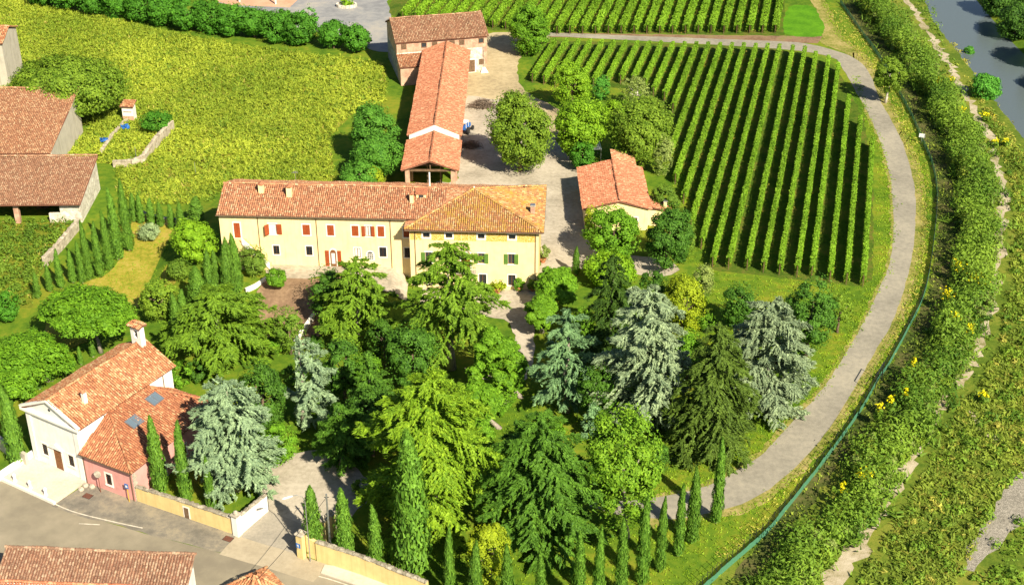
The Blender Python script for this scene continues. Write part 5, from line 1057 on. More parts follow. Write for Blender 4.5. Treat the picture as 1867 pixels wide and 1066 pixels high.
# ------------------------------------------------------------------ vineyards
def vine(i, front, back, grp, label, half, z0, z1, per_m, size, mat='l_vine'):
    a, c = Vector(front), Vector(back); L = (c - a).length; n = max(2, int(L / 3)); path = [a.lerp(c, k / n) - a for k in range(n + 1)]; d = (c - a).normalized(); w = Vector((-d.y, d.x, 0))
    path = [q + w * rr.uniform(-.04, .04) for q in path]
    t = thing('vine_row', label, 'vines', a, 0, grp); Q = hedge_cards(path, half, z0, z1, per_m, size, .08)
    core = []; h = half * .5  # hidden ribbon added inside the row to block light and firm its shadow
    for k in range(n):
        q0, q1 = np.array(path[k]), np.array(path[k + 1]); wn_ = np.array(w) * h
        for s in (-1, 1): core.append([q0 + wn_ * s + [0, 0, z0 + .12], q1 + wn_ * s + [0, 0, z0 + .12], q1 + wn_ * s * .7 + [0, 0, z1 - .25], q0 + wn_ * s * .7 + [0, 0, z1 - .25]])
    link('foliage', leaf_mesh('foliage', [Q, np.array(core)], M[mat]), t)
    ng = int(L * 7); s = rng.uniform(0, L, ng)[:, None]; p = np.array(d)[None] * s + np.array(w)[None] * rng.normal(0, half * .7, (ng, 1)) + np.array([0, 0, 1.0]) * rng.uniform(.2, .8, (ng, 1))
    lm = leaf_mesh('turning_leaves', cards(p, sph(ng), sph(ng), .16, .1), M['l_vine_red']); link('turning_leaves', lm, t, 'stuff')
    pm = MB(); pm.tube([(0, 0, 0), (0, 0, z1 - .05)], .05, M['wood'], 5); me = pm.mesh('post')
    link('post', me, t, loc=(0, 0, 0)); link('post', me, t, loc=c - a)
    k = max(2, int(L / 1.1)); st = MB()
    for q in range(k):
        e = (c - a) * (q + .5) / k; st.tube([e, e + Vector((0, 0, z0 + .2))], .035, M['bark'], 3, False)
    link('stems', st.mesh('stems'), t, 'stuff')
vd = Vector((1664 - CX, FPX / math.cos(PITCH), 0)); vd.z = 0; vd.normalize()
TOPS = [(1012 + 21.56 * i, 69 + .55 * i) for i in range(20)] + [(1446, 82), (1468, 84), (1488, 93), (1511, 100), (1529, 113), (1548, 172), (1569, 210), (1591, 250)]
BOTS = [143, 147, 152, 152, 156, 152, 148, 146, 147, 152, 168, 177, 198, 238, 286, 333, 369, 417, 452, 486, 488, 490, 494, 499, 503, 503, 511, 516, 520]
ZT = 1.95
for i, (tx, ty) in enumerate(TOPS):
    back = P(tx, ty, ZT); fy = P(1300, BOTS[i] + 0, 0.9).y
    if i > 12: fy = P(1300, BOTS[min(i + 1, len(BOTS) - 1)], .3).y
    front = back + vd * ((fy - back.y) / vd.y); front.z = 0; back.z = 0
    vine(i, front, back, 'vine rows of the lower vineyard', f'vine row of the lower vineyard inside the track bend, {ORD[i]} counted from the courtyard side', .32, .55, ZT, 120, .25)
vd2 = Vector((1580 - CX, FPX / math.cos(PITCH), 0)).normalized()
for i in range(30):
    px = 1413 - 23.4 * i; py = 61 - max(0, i - 17) * 2.2 - (17 - i if i < 17 else 0) * 0.1
    a = P(px, py, 0.3); a.z = 0; c = a + vd2 * 48
    vine(i, a, c, 'vine rows of the upper vineyard', f'leafy vine row of the upper vineyard beyond the path, {ORD[i]} counted from the grass mound', .62, .5, 1.9, 85, .30)
# ------------------------------------------------------------------ cypresses: a few grown forms, copied
CYP = {}
def cyp_form(k, mat):
    if (k, mat) not in CYP:
        CYP[k, mat] = cypress_crown('crown', M[mat], 10, [.62, .8, 1.05, .7, .95][k], 40 + k, loose=[.02, .04, .03, .10, .06][k])
    return CYP[k, mat]
pm = MB(); pm.tube([(0, 0, -.2), (0, 0, 1.4)], [.16, .1], M['barkgrey'], 7); CT = pm.mesh('trunk')
def cypress(px, py, ty, k, label, grp=None, mat='l_cypress', w=None, lift=.0):
    p = W(px, py); H_ = HT(p.y, ty) - p.z; t = thing('cypress_tree', label, 'cypress', p, rr.uniform(0, 6.28), grp)
    s = H_ / 10; o = link('crown', cyp_form(k, mat), t, loc=(0, 0, .12 + lift)); rw = [.62, .8, 1.05, .7, .95][k]
    sx = (w / 2 / SC(p.x, p.y, H_ / 2)) / rw if w else s; o.scale = (sx, sx, s - (.012 + lift) / 10); link('trunk', CT, t)
    return t
G1 = 'cypresses in the row along the roadside lawn'
row = [(1305, 952, 798, 0, 19), (1261, 988, 852, 1, 22), (1236, 1012, 882, 0, 17), (1203, 1040, 907, 1, 18), (1170, 1064, 905, 1, 22), (1131, 1088, 945, 3, 20), (1090, 1105, 960, 1, 19), (1055, 1108, 968, 3, 20), (985, 1122, 1004, 3, 18), (925, 1125, 995, 3, 22), (868, 1118, 987, 1, 24), (821, 1096, 960, 3, 17), (687, 1036, 922, 3, 22), (631, 1014, 890, 3, 26), (574, 1004, 885, 3, 28)]
for i, (a, b_, c, k, w) in enumerate(row):
    cypress(a, b_, c, k, ['tallest slim cypress at the right end of the roadside row, beside the track', 'stout cypress at the track edge, second from the right end'][i] if i < 2 else (f'slender cypress on the roadside lawn, {ORD[i]} in the row from the right' if i < 12 else ['broken topped cypress behind the yellow wall, nearest the big cypress', 'bushy cypress behind the yellow wall, second left of the big cypress', 'loose cypress beside the street lamp at the gate'][i - 12]), G1, w=w)
cypress(756, 1050, 785, 3, 'very large ragged cypress in front of the lime green cedar', w=52, lift=.9)
for i, (a, b_, c, w) in enumerate([(294, 898, 762, 25), (341, 914, 768, 21), (386, 928, 832, 15)]): cypress(a, b_, c, 0, f'slim pointed cypress before the pink annex, {ORD[i]} from the chapel', 'cypresses before the pink annex', w=w)
cypress(33, 843, 705, 1, 'lone pointed cypress left of the chapel front', w=28)
L1 = [(236, 454, 329, 18), (217, 470, 345, 18), (201, 488, 385, 15), (184, 502, 405, 14), (164, 506, 404, 14), (151, 512, 440, 12), (134, 512, 456, 12), (112, 522, 455, 12), (92, 528, 484, 11), (70, 540, 498, 11)]
for i, (a, b_, c, w) in enumerate(L1): cypress(a, b_ + 3, c, (1, 0)[i % 2], f'cypress in the close row before the old barns, {ORD[i]} from the large end', 'cypresses in the close row before the old barns', w=w)
for i, (a, b_, c, w) in enumerate([(258, 407, 355, 12), (277, 409, 362, 13), (294, 413, 371, 12), (314, 416, 374, 12), (331, 418, 371, 13), (359, 402, 360, 22), (246, 404, 352, 12)]): cypress(a, b_, c, 0, ['small thin cypress before the low stone wall, %s from its left end' % ORD[i + 1], 'short broad cypress at the left corner of the wing', 'small thin cypress before the low stone wall, first from its left end'][0 if i < 5 else i - 4], 'small cypresses before the low stone wall', w=w)
L2 = [(434, 532, 427, 19), (419, 558, 441, 20), (424, 545, 434, 16), (399, 548, 457, 18), (387, 560, 457, 18), (364, 562, 488, 32), (324, 606, 536, 18), (337, 594, 529, 17)]
for i, (a, b_, c, w) in enumerate(L2): cypress(a, b_, c, (1, 1, 0, 1, 0, 2, 1, 0)[i], ['tall cypress nearest the wing in the garden clump', 'front cypress of the tall pair by the wing', 'middle cypress squeezed between two by the wing', 'narrow cypress left of the tall clump, right of a pair', 'narrow cypress left of the tall clump, left of a pair', 'broad shaggy cypress behind the green cedar', 'short cypress at the left edge of the cedar, left of two', 'short cypress at the left edge of the cedar, right of two'][i], 'cypresses in the garden clump by the wing', w=w)
for i, (a, b_, c, w) in enumerate([(170, 650, 606, 9), (148, 664, 632, 8), (120, 678, 656, 8), (96, 694, 666, 9), (72, 709, 675, 10), (46, 724, 692, 9), (20, 742, 704, 9)]): cypress(a, b_, c, 0, f'young thin cypress on the lawn beside the chapel, {ORD[i]} from the bell end', 'young cypresses beside the chapel', w=w)
cypress(1050, 500, 451, 1, 'small cypress among the pines right of the villa', w=12); cypress(1077, 512, 466, 0, 'thin dark cypress in the hedge right of the villa', w=9)
# ------------------------------------------------------------------ conifers
seedc = [0]
def conifer(px, py, ty, w, mat, label, H0=None, name='cedar_tree', cat='cedar', bark='barkgrey', **k):
    p = W(px, py); H_ = HT(p.y, ty) - p.z; Rm = w / 2 / SC(p.x, p.y, H_ * .4); seedc[0] += 1
    t = thing(name, label, cat, p); link('crown', cedar_crown('crown', M[mat], H_, Rm, seedc[0], **k), t)
    link('trunk', trunk_mesh('trunk', H_ * .93, .22 + Rm * .045, .05, M[bark], seedc[0]), t); return t
conifer(403, 655, 532, 215, 'l_cedar', 'wide green cedar with layered boughs beside the tall cypress clump', z0=.05, nb=70, nc=900, pw=0.42, rise=.22)
conifer(655, 622, 474, 160, 'l_cedar', 'green cedar before the wing with feathery drooping tips', z0=.06, nb=60, nc=720, pw=0.42)
conifer(823, 672, 440, 196, 'l_cedar', 'tall spreading green cedar hiding the villa front, bare trunk below', z0=.30, nb=66, nc=900, pw=0.4, rise=.10, droop=.12, hang=.18)
conifer(556, 775, 614, 128, 'l_blue', 'slender blue cedar leaning over the garden drive', z0=.05, nb=38, nc=600, pw=.45, gaps=.6, bend=1.0)
conifer(432, 892, 692, 178, 'l_blue', 'big silvery blue cedar between the annex and the gate', z0=.04, nb=85, nc=820, pw=0.42, lat_w=0.5)
conifer(680, 800, 640, 135, 'l_cedar_deep', 'young pointed cedar with bright tips left of the pines', z0=.06, nb=65, nc=420, pw=.85)
conifer(790, 960, 686, 275, 'l_cedar_lime', 'huge lime green cedar in the front of the garden', z0=.05, nb=80, nc=1400, pw=0.36, rise=.20, size=1.15, gaps=.45, lat_w=0.48)
conifer(983, 990, 750, 245, 'l_cedar_deep', 'huge fresh green cedar in the front, right of the lime one', z0=.04, nb=95, nc=1100, pw=0.55, rise=.12, size=1.12, droop=.13, hang=.18)
conifer(1032, 750, 562, 134, 'l_bluegreen', 'pale blue green cedar with hanging tiers, right of the garden path', z0=.08, nb=42, nc=640, pw=0.42, gaps=.5, hang=.22)
conifer(1170, 775, 525, 160, 'l_bluetan', 'tallest blue cedar laden with tan cones', z0=.04, nb=95, nc=900, pw=0.34, lat_w=0.5)
conifer(1392, 748, 546, 166, 'l_bluetan', 'broad blue cedar at the edge of the lawn by the track', z0=.04, nb=90, nc=860, pw=0.38, lat_w=0.5)
conifer(1293, 818, 588, 172, 'l_spruce', 'dark olive spruce standing between two blue cedars', z0=.03, nb=120, nc=480, pw=0.52, droop=.22, rise=.08, gaps=.18, name='spruce_tree', cat='spruce', hang=.22)
conifer(1112, 645, 464, 126, 'l_spruce_dark', 'dark spruce behind the tall blue cedar', z0=.03, nb=85, nc=320, pw=.6, droop=.24, gaps=.2, name='spruce_tree', cat='spruce', hang=.22)
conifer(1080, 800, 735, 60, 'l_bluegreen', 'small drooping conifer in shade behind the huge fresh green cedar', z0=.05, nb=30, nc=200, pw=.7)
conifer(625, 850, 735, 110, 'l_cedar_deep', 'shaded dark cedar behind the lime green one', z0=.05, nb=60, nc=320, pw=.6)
# ------------------------------------------------------------------ broadleaf trees and shrubs, box = extent in the photograph
def bush(box, by, mat, label, name='broadleaf_tree', cat='tree', bx=None, size=None, k=None, n=None, grp=None, bark='bark', trunk=True, lobes=5, zlow=None):
    x0, y0, x1, y1 = box; cx = (x0 + x1) / 2; p = W(bx or cx, by); cyy = (y0 + y1) / 2; zc = max(.4, HT(p.y, cyy) - p.z); s = SC(p.x, p.y, zc); Rx = (x1 - x0) / 2 / s * 1.0
    hh = (y1 - y0) / 2 / s; Rz = math.sqrt(max((hh * 1.0) ** 2 - (Rx * .495) ** 2, (.45 * Rx) ** 2)) / .869; zc = max(zc, Rz * .62)
    seedc[0] += 1; area = Rx * Rx; k = k or int(min(100, 18 + area * 2.6)); sz = size or min(.30, .165 + .024 * Rx); n = n or int(min(330, 80 + 48 * (Rx * .28 / sz) ** 2 * 2))
    t = thing(name, label, cat, p, 0, grp); off = (cx - (bx or cx)) / s
    o = link('crown' if trunk else 'foliage', broad_crown('crown' if trunk else 'foliage', M[mat], Rx, Rz, zc, k, n, sz, seedc[0], lobes), t); o.location.x = off
    if trunk:
        lb_ = [(rr.uniform(.5, .95), math.cos(q * 1.257) * Rx * .5 + off * .5, math.sin(q * 1.257) * Rx * .5, Rz * rr.uniform(.2, .6), .05 + .025 * Rx) for q in range(5)]
        link('trunk', trunk_mesh('trunk', max(zc, .5), .09 + .05 * Rx, .05 + .03 * Rx, M[bark], seedc[0], (off * .8, 0), lb_), t)
    return t
bush((888, 168, 1008, 308), 312, 'l_walnut', 'big olive green walnut tree standing in the gravel courtyard', bx=948)
bush((920, 3, 1000, 98), 100, 'l_broad', 'rounded dark green tree between the brick barn and vineyards', bx=960)
bush((1005, 112, 1080, 196), 205, 'l_bright', 'bright green tree at the vineyard corner, upper of two'); bush((1012, 178, 1108, 282), 292, 'l_bright', 'bright green tree beside the metal canopy, lower of two'); bush((1036, 258, 1086, 310), 310, 'l_hedge', 'dark green bush in front of the metal canopy', 'bush', 'bush', trunk=False)
bush((1108, 178, 1226, 300), 300, 'l_walnut', 'big leaved fig tree behind the store house', lobes=8); bush((1080, 138, 1112, 180), 182, 'l_willow', 'small dark green shrub by the vineyard corner', 'bush', 'bush', trunk=False); bush((1128, 138, 1190, 196), 202, 'l_olive', 'thin pale grey green tree with white trunk', bx=1167, bark='barkwhite', n=40)
bush((1188, 240, 1226, 320), 318, 'l_olive', 'grey green shrub between fig tree and vineyard', 'bush', 'bush', trunk=False); bush((1186, 328, 1246, 402), 398, 'l_scrub', 'shrub against the right wall of the store house', 'bush', 'bush', trunk=False); bush((1088, 185, 1165, 228), 230, 'l_bright', 'low yellow green shrub behind the canopy', 'bush', 'bush', trunk=False)
bush((1066, 372, 1166, 472), 474, 'l_broad', 'leafy tree at the front of the store house', bx=1118); bush((1062, 375, 1090, 420), 430, 'l_yellow', 'yellowing climber on the store house corner', 'bush', 'bush', trunk=False)
bush((1170, 378, 1262, 486), 490, 'l_magnolia', 'dark leafy tree right of the tree before the store house', bx=1212); bush((1225, 395, 1268, 470), 470, 'l_scrub', 'grey green shrub at the lawn edge below the vineyard', 'bush', 'bush', trunk=False)
bush((1060, 468, 1170, 520), 520, 'l_bright', 'wide bright yellow green shrub right of the villa', 'bush', 'bush', trunk=False); bush((1198, 470, 1286, 612), 600, 'l_yellow', 'tall yellow green conical tree above the blue cedar', lobes=3); bush((1262, 480, 1300, 540), 545, 'l_olive', 'pale green shrub right of the yellow green tree', 'bush', 'bush', trunk=False)
bush((1165, 490, 1215, 560), 570, 'l_laurel', 'dark shrub left of the yellow green tree', 'bush', 'bush', trunk=False)
bush((1312, 514, 1380, 600), 602, 'l_magnolia', 'dark round magnolia on the lawn, left of a larger one'); bush((1424, 502, 1516, 652), 650, 'l_magnolia', 'large dark magnolia on the lawn near the track', bx=1468); bush((1500, 533, 1552, 604), 606, 'l_walnut', 'thin yellowing shrub beside the large magnolia', n=50)
bush((1588, 102, 1647, 168), 188, 'l_walnut', 'small round tree with pale trunk alone at the track edge', bx=1614, bark='barkwhite')
bush((1060, 738, 1196, 965), 978, 'l_plane', 'tall bright plane tree in front of the olive spruce', bx=1143, lobes=9, bark='barkgrey', k=70); bush((705, 588, 806, 705), 705, 'l_magnolia', 'glossy dark magnolia below the villa cedar'); bush((592, 608, 668, 730), 730, 'l_magnolia', 'dark leaved tree right of the slender blue cedar')
bush((566, 486, 645, 590), 590, 'l_laurel', 'dense dark evergreen left of the cedar before the wing'); bush((440, 640, 535, 800), 800, 'l_laurel', 'dark upright evergreen behind the silvery blue cedar'); bush((480, 770, 545, 850), 850, 'l_broad', 'low green shrubs at the bend of the drive', 'bush', 'bush', trunk=False)
bush((853, 918, 938, 1085), 1085, 'l_yellow', 'yellow green tree at the bottom edge among cypresses', lobes=3); bush((640, 690, 720, 800), 830, 'l_laurel', 'dark evergreen in shade under the young pointed cedar')
bush((318, 396, 402, 476), 474, 'l_bright', 'bright yellow green tree at the left end of the wing', bx=362); bush((260, 508, 332, 582), 582, 'l_walnut', 'small yellowing tree on the dry lawn'); bush((438, 446, 488, 502), 502, 'l_pink', 'rounded oleander beside the outside stair', 'bush', 'bush', trunk=False); bush((481, 488, 527, 534), 532, 'l_broad', 'clipped round bush before the wing', 'bush', 'bush', trunk=False, lobes=1)
bush((254, 406, 294, 438), 437, 'l_lav', 'grey blue lavender cushion on the dry lawn', 'bush', 'bush', trunk=False); bush((208, 630, 252, 660), 660, 'l_olive', 'low grey green shrub beside the chapel bell gable', 'bush', 'bush', trunk=False); bush((300, 470, 350, 510), 508, 'l_scrub', 'low shrub below the bright tree on the dry lawn', 'bush', 'bush', trunk=False)
bush((32, 88, 236, 222), 218, 'l_walnut', 'very large spreading tree behind the derelict barn', bx=140, k=150, size=.36); bush((-10, 528, 42, 584), 584, 'l_hedge', 'dark rounded bush at the left edge', 'bush', 'bush', trunk=False); bush((260, 200, 318, 240), 240, 'l_hedge', 'green bush at the head of the ruined wall', 'bush', 'bush', trunk=False)
bush((636, 190, 726, 285), 296, 'l_acacia', 'feathery green acacia left of the long barn, upper of three'); bush((640, 236, 735, 322), 330, 'l_acacia', 'feathery green acacia left of the long barn, middle of three'); bush((622, 290, 705, 346), 352, 'l_acacia', 'feathery green acacia left of the long barn, lower of three'); bush((664, 305, 700, 346), 354, 'l_yellow', 'small bright yellow shrub before the acacias', 'bush', 'bush', trunk=False)
HT_ = [(88, 2), (130, 10), (175, 18), (220, 24), (262, 32), (305, 40), (345, 46), (385, 52), (425, 57), (465, 62), (508, 68), (548, 74), (612, 82), (656, 88)]
for i, (a, b_) in enumerate(HT_): bush((a - (34 if i < 12 else 30), b_ - (52 if i < 12 else 48), a + (34 if i < 12 else 24), b_ + (10 if i < 12 else 6)), b_ + 6, 'l_hedge', f'dense green tree in the row bordering the weedy field, {ORD[i]} from the left', grp='trees in the row bordering the weedy field', n=150, k=60, size=.30)
bush((545, 10, 585, 70), 78, 'l_willow', 'looser paler tree standing in the dense tree row', n=60)
bush((1766, 128, 1822, 182), 182, 'l_willow', 'blue green willow bush at the river edge', 'bush', 'bush', trunk=False); bush((1755, 85, 1775, 105), 105, 'l_willow', 'small green bush at the river edge', 'bush', 'bush', trunk=False)
FILL = [((672, 575, 735, 660), 668, 'l_laurel', 'dark evergreen added for the shade between the two cedars before the villa'), ((700, 705, 785, 815), 825, 'l_magnolia', 'dark magnolia behind the top of the lime green cedar'), ((838, 760, 905, 840), 850, 'l_broad', 'green tree squeezed right of the lime green cedar'), ((1050, 660, 1120, 760), 775, 'l_laurel', 'dark evergreen between the hanging blue green cedar and the tallest blue cedar'), ((1225, 600, 1280, 680), 690, 'l_broad', 'green tree between the tallest blue cedar and the olive spruce'), ((600, 730, 670, 830), 835, 'l_laurel', 'dark evergreen right of the slender blue cedar, over the drive'), ((1040, 560, 1085, 640), 650, 'l_pine', 'bright green young tree right of the garden path'), ((900, 790, 960, 870), 880, 'l_laurel', 'dark evergreen between lime and fresh green cedars'), ((500, 560, 560, 640), 645, 'l_scrub', 'loose green tree beside the brown earth terrace'), ((1160, 800, 1215, 870), 880, 'l_laurel', 'dark shrub left of the olive spruce foot'), ((640, 640, 700, 720), 735, 'l_broad', 'leafy tree behind the young pointed cedar')]  # first entry is a dark tree added to stand in for shade
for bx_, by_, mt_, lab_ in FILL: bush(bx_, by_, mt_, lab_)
# umbrella pines
def pine(box, by, bx, label, forked=False):
    x0, y0, x1, y1 = box; p = W(bx, by); ztop = HT(p.y, y0 + (y1 - y0) * .30) - p.z; s = SC(p.x, p.y, ztop); Rx = (x1 - x0) / 2 / s; th = max(1.4, ((y1 - y0) / s - Rx * .8) / .869); zb = HT(p.y, (y0 + y1) / 2) - p.z - th * .4; seedc[0] += 1; off = ((x0 + x1) / 2 - bx) / s
    t = thing('umbrella_pine', label, 'pine', p); o = link('crown', pine_crown('crown', M['l_pine'], Rx, th, zb, seedc[0], k=int(50 + Rx * 7), n=210, size=.27), t); o.location.x = off
    lb_ = [(.72 if not forked else .35, math.cos(q) * Rx * .55 + off, math.sin(q) * Rx * .5, zb * (.42 if not forked else .8), .13) for q in (.5, 1.8, 2.9, 4.2, 5.5)]
    link('trunk', trunk_mesh('trunk', zb + .3, .30, .16, M['barkgrey'], seedc[0], (off, 0), lb_), t)
pine((84, 500, 262, 612), 642, 184, 'broad umbrella pine with forked trunk on the dry lawn', True); pine((-40, 588, 150, 706), 694, 88, 'broad umbrella pine at the left edge behind the chapel')
pine((966, 472, 1062, 545), 560, 1005, 'umbrella pine close to the right corner of the villa'); pine((948, 522, 1022, 592), 606, 988, 'small umbrella pine beside the garden path'); pine((852, 570, 960, 715), 724, 950, 'tall umbrella pine leaning left over the garden path'); pine((814, 672, 918, 770), 780, 911, 'umbrella pine with bare grey trunk behind the lime green cedar')
# low clipped hedge beside the path and shrubs added to darken the garden's shaded gaps
p0 = W(918, 745); hp = [W(a, b_) - p0 for a, b_ in ((905, 760), (918, 745), (938, 722), (950, 700))]; t = thing('clipped_hedge', 'low clipped hedge curving along the garden path', 'hedge', p0); link('foliage', leaf_mesh('foliage', hedge_cards(hp, .6, .1, .9, 260, .22, .06), M['l_broad']), t)
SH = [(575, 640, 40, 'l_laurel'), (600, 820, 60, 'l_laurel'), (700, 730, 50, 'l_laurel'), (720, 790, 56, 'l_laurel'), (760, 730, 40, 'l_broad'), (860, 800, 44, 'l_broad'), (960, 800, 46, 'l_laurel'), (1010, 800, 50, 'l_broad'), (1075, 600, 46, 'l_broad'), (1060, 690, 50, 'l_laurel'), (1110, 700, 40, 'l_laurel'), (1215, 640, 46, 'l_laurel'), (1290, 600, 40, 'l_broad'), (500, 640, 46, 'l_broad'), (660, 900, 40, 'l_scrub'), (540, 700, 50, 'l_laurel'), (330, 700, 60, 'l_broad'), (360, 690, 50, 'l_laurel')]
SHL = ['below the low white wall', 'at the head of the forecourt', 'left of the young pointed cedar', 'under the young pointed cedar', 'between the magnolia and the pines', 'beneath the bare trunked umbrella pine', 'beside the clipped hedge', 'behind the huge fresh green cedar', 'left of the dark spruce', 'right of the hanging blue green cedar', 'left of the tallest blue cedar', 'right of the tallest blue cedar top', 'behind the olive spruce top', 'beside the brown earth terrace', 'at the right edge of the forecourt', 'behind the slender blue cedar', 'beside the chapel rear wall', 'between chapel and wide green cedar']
for i, (a, b_, w, mt) in enumerate(SH): bush((a - w / 2, b_ - w * .75, a + w / 2, b_ + 6), b_, mt, 'low evergreen shrub added to a dark gap ' + SHL[i], 'gap_fill_shrub', 'shrub', trunk=False, grp='shrubs beneath the garden trees', k=16, n=90)
# ------------------------------------------------------------------ weeds, scrub, grass: what nobody could count
def fld(px, dens, h, k, mat, name, label, wid=.16, **kw):
    pts = np.concatenate([scatter(wpoly(q), dens) for q in px]); return stuff(name, tufts(pts, h, k, wid, **kw), M[mat], label, 'weeds')
FP = [FIELD, [(-90, 405), (140, 405), (140, 420), (90, 470), (70, 520), (60, 560), (-90, 570)], [(118, 282), (175, 225), (232, 215), (318, 228), (255, 300), (205, 300), (120, 292)]]
fld([FP[0], FP[2]], 3.6, .75, 6, 'l_weed', 'field_weeds', 'tall yellow green weeds covering the rough field', .13); fld(FP, 1.1, .75, 6, 'l_weed_green', 'green_weeds', 'greener weeds scattered through the rough field', .14); fld(FP, .10, .7, 6, 'l_weed_dry', 'dry_weeds', 'dry tan seed heads in the rough field', .10)
fld([wp for wp in [[(215, 345), (255, 305), (330, 345), (600, 332), (608, 345), (400, 352), (350, 400), (330, 372), (240, 372)]]], 1.2, .7, 6, 'l_weed_green', 'tall_grass', 'tall green grass behind the wing', .12)
_pc = np.concatenate([scatter(wpoly(q), .6) for q in [FP[0], FP[2]]]); _rc = rng.uniform(.2, .42, len(_pc)); stuff('field_weeds', clump_cards(np.c_[_pc, _rc * .9 + rng.uniform(.1, .5, len(_pc))], _rc, 13, .23, None, 1.8, .8, .7), M['l_weed'], 'bushy yellow green weeds standing in the rough field', 'weeds')
_pc2 = scatter(wpoly(FP[1]), .9); _rc = rng.uniform(.3, 1.0, len(_pc2)); stuff('rank_growth', clump_cards(np.c_[_pc2, _rc * .8], _rc, 34, .22, None, 1.8, .85, .6), M['l_scrub'], 'rank green shrubby growth below the open cart shed', 'weeds')
LAWNS = [[(230, 405), (320, 415), (320, 470), (330, 520), (250, 560), (140, 660), (60, 720), (10, 740), (60, 650), (140, 520)], [(1235, 500), (1300, 495), (1590, 525), (1600, 300), (1612, 300), (1624, 420), (1600, 530), (1520, 675), (1450, 755), (1310, 870), (1180, 900), (1190, 860), (1400, 760), (1440, 650), (1280, 640)], [(640, 1010), (760, 1050), (1000, 1140), (1260, 1110), (1350, 1000), (1400, 940), (1250, 948), (1110, 950), (900, 1000), (680, 950)], [(880, 740), (1000, 700), (1080, 800), (960, 860), (880, 800)], [(1232, 240), (1265, 380), (1300, 490), (1240, 480), (1240, 400), (1215, 300)]]
pts = np.concatenate([scatter(wpoly(q), 3.2) for q in LAWNS]); zz = np.array([gz(x, y) if x < -12 else 0 for x, y in pts]); stuff('lawn_grass', tufts(pts, .22, 3, .10, .9, zz), M['l_grass'], 'short mown grass on the garden lawns', 'grass')
_te = []
for A_ in (VIN, VOUT):
    w_ = [P(a, b_) for a, b_ in smooth_px(A_, 3, False)]
    for i in range(len(w_) - 1):
        for _ in range(int((w_[i + 1] - w_[i]).length * 9)): q = w_[i].lerp(w_[i + 1], rr.random()); _te.append((q.x + rr.gauss(0, .5), q.y + rr.gauss(0, .35)))
stuff('edge_grass', tufts(np.array(_te), .24, 3, .11, 1.0), M['l_grass'], 'grass creeping over the sandy track edge', 'grass')
vg = [(1535, 20), (1575, 60), (1640, 170), (1690, 300), (1700, 420), (1680, 540), (1600, 688), (1490, 850), (1400, 955), (1330, 1020), (1300, 1010), (1380, 930), (1495, 828), (1588, 694), (1660, 530), (1680, 420), (1670, 310), (1600, 140), (1545, 80), (1500, 20)]
pts = scatter(wpoly(vg), 2.6); stuff('verge_grass', tufts(pts, .35, 4, .10, .8), M['l_scrub_dry'], 'dry tufted grass on the verge by the fence', 'grass')
# scrub belt between fence and river
def belt(mid, w, rad, dens, mat, name, label, hscale=.8, n=46, size=.26, zoff=0):
    path = mid; C = []; rc = []
    for i in range(len(path) - 1):
        a, c = path[i], path[i + 1]; d = c - a; L = d.length; nn = Vector((-d.y, d.x, 0)).normalized(); ww = w[0] + (w[1] - w[0]) * i / len(path)
        for _ in range(max(1, int(L * ww * dens + rr.random()))):
            q = a.lerp(c, rr.random()) + nn * rr.uniform(-.5, .5) * ww; q = q + nn * .9 * math.sin(q.y * .31 + q.x * .17); r_ = rad * rr.uniform(.4, 1.25); hv = .55 + .75 * (.5 + .5 * math.sin(q.y * .23 + 2.1 * math.sin(q.x * .19))) * rr.uniform(.6, 1.2); hv *= 1.12 - .34 * i / len(path)
            C.append((q.x, q.y, min(r_ * hscale * hv * rr.uniform(.5, 1.25), 3.5 - 1.5 * i / len(path)) + gz(q.x, q.y))); rc.append(r_)
    C = np.array(C); return stuff(name, clump_cards(C, np.array(rc), n, size, None, 1.9, .95, .45), M[mat], label, 'scrub')
def off_path(o0, o1):
    out = []
    for i, p in enumerate(fp):
        d = (fp[min(i + 1, len(fp) - 1)] - fp[max(i - 1, 0)]).normalized(); t = i / (len(fp) - 1); out.append(p + Vector((-d.y, d.x, 0)) * (o0 + (o1 - o0) * t) * (1 if d.y < 0 else -1))
    return out
belt(off_path(5.9, 6.1), (4.4, 3.4), 2.1, .66, 'l_scrub', 'scrub_belt', 'dense tall green scrub along the lane by the fence', 3.3, 96, .24)
belt(off_path(4.9, 5.0), (2.0, 1.8), 1.0, .6, 'l_bank', 'scrub_belt', 'olive scrub on the lane side of the green belt', 1.5, 100, .25)
belt(off_path(8.6, 7.2), (2.0, 1.0), .9, .40, 'l_weed_green', 'scrub_belt', 'lighter low scrub on the path side of the green belt', .8, 70, .24)
belt(off_path(6.6, 5.8), (5.4, 3.6), .6, .6, 'l_olive', 'scrub_belt', 'grey green bushes mixed through the belt', 2.4, 80, .24)
_pl = []
_op = off_path(6.6, 6.2)
for i in range(len(_op) - 1):
    for _ in range(int((_op[i + 1] - _op[i]).length * 6)): q = _op[i].lerp(_op[i + 1], rr.random()); _pl.append((q.x + rr.gauss(0, 1.6), q.y + rr.gauss(0, .8)))
stuff('scrub_plumes', tufts(np.array(_pl), 1.6, 16, .14, .42, None, .5), M['l_scrub'], 'tall feathery stems standing up out of the scrub belt', 'scrub')
SM = [(1690, 40), (1735, 110), (1780, 180), (1815, 250), (1842, 330), (1850, 420), (1840, 520), (1828, 600), (1795, 690), (1735, 780), (1690, 860), (1650, 930), (1600, 1010), (1550, 1090)]
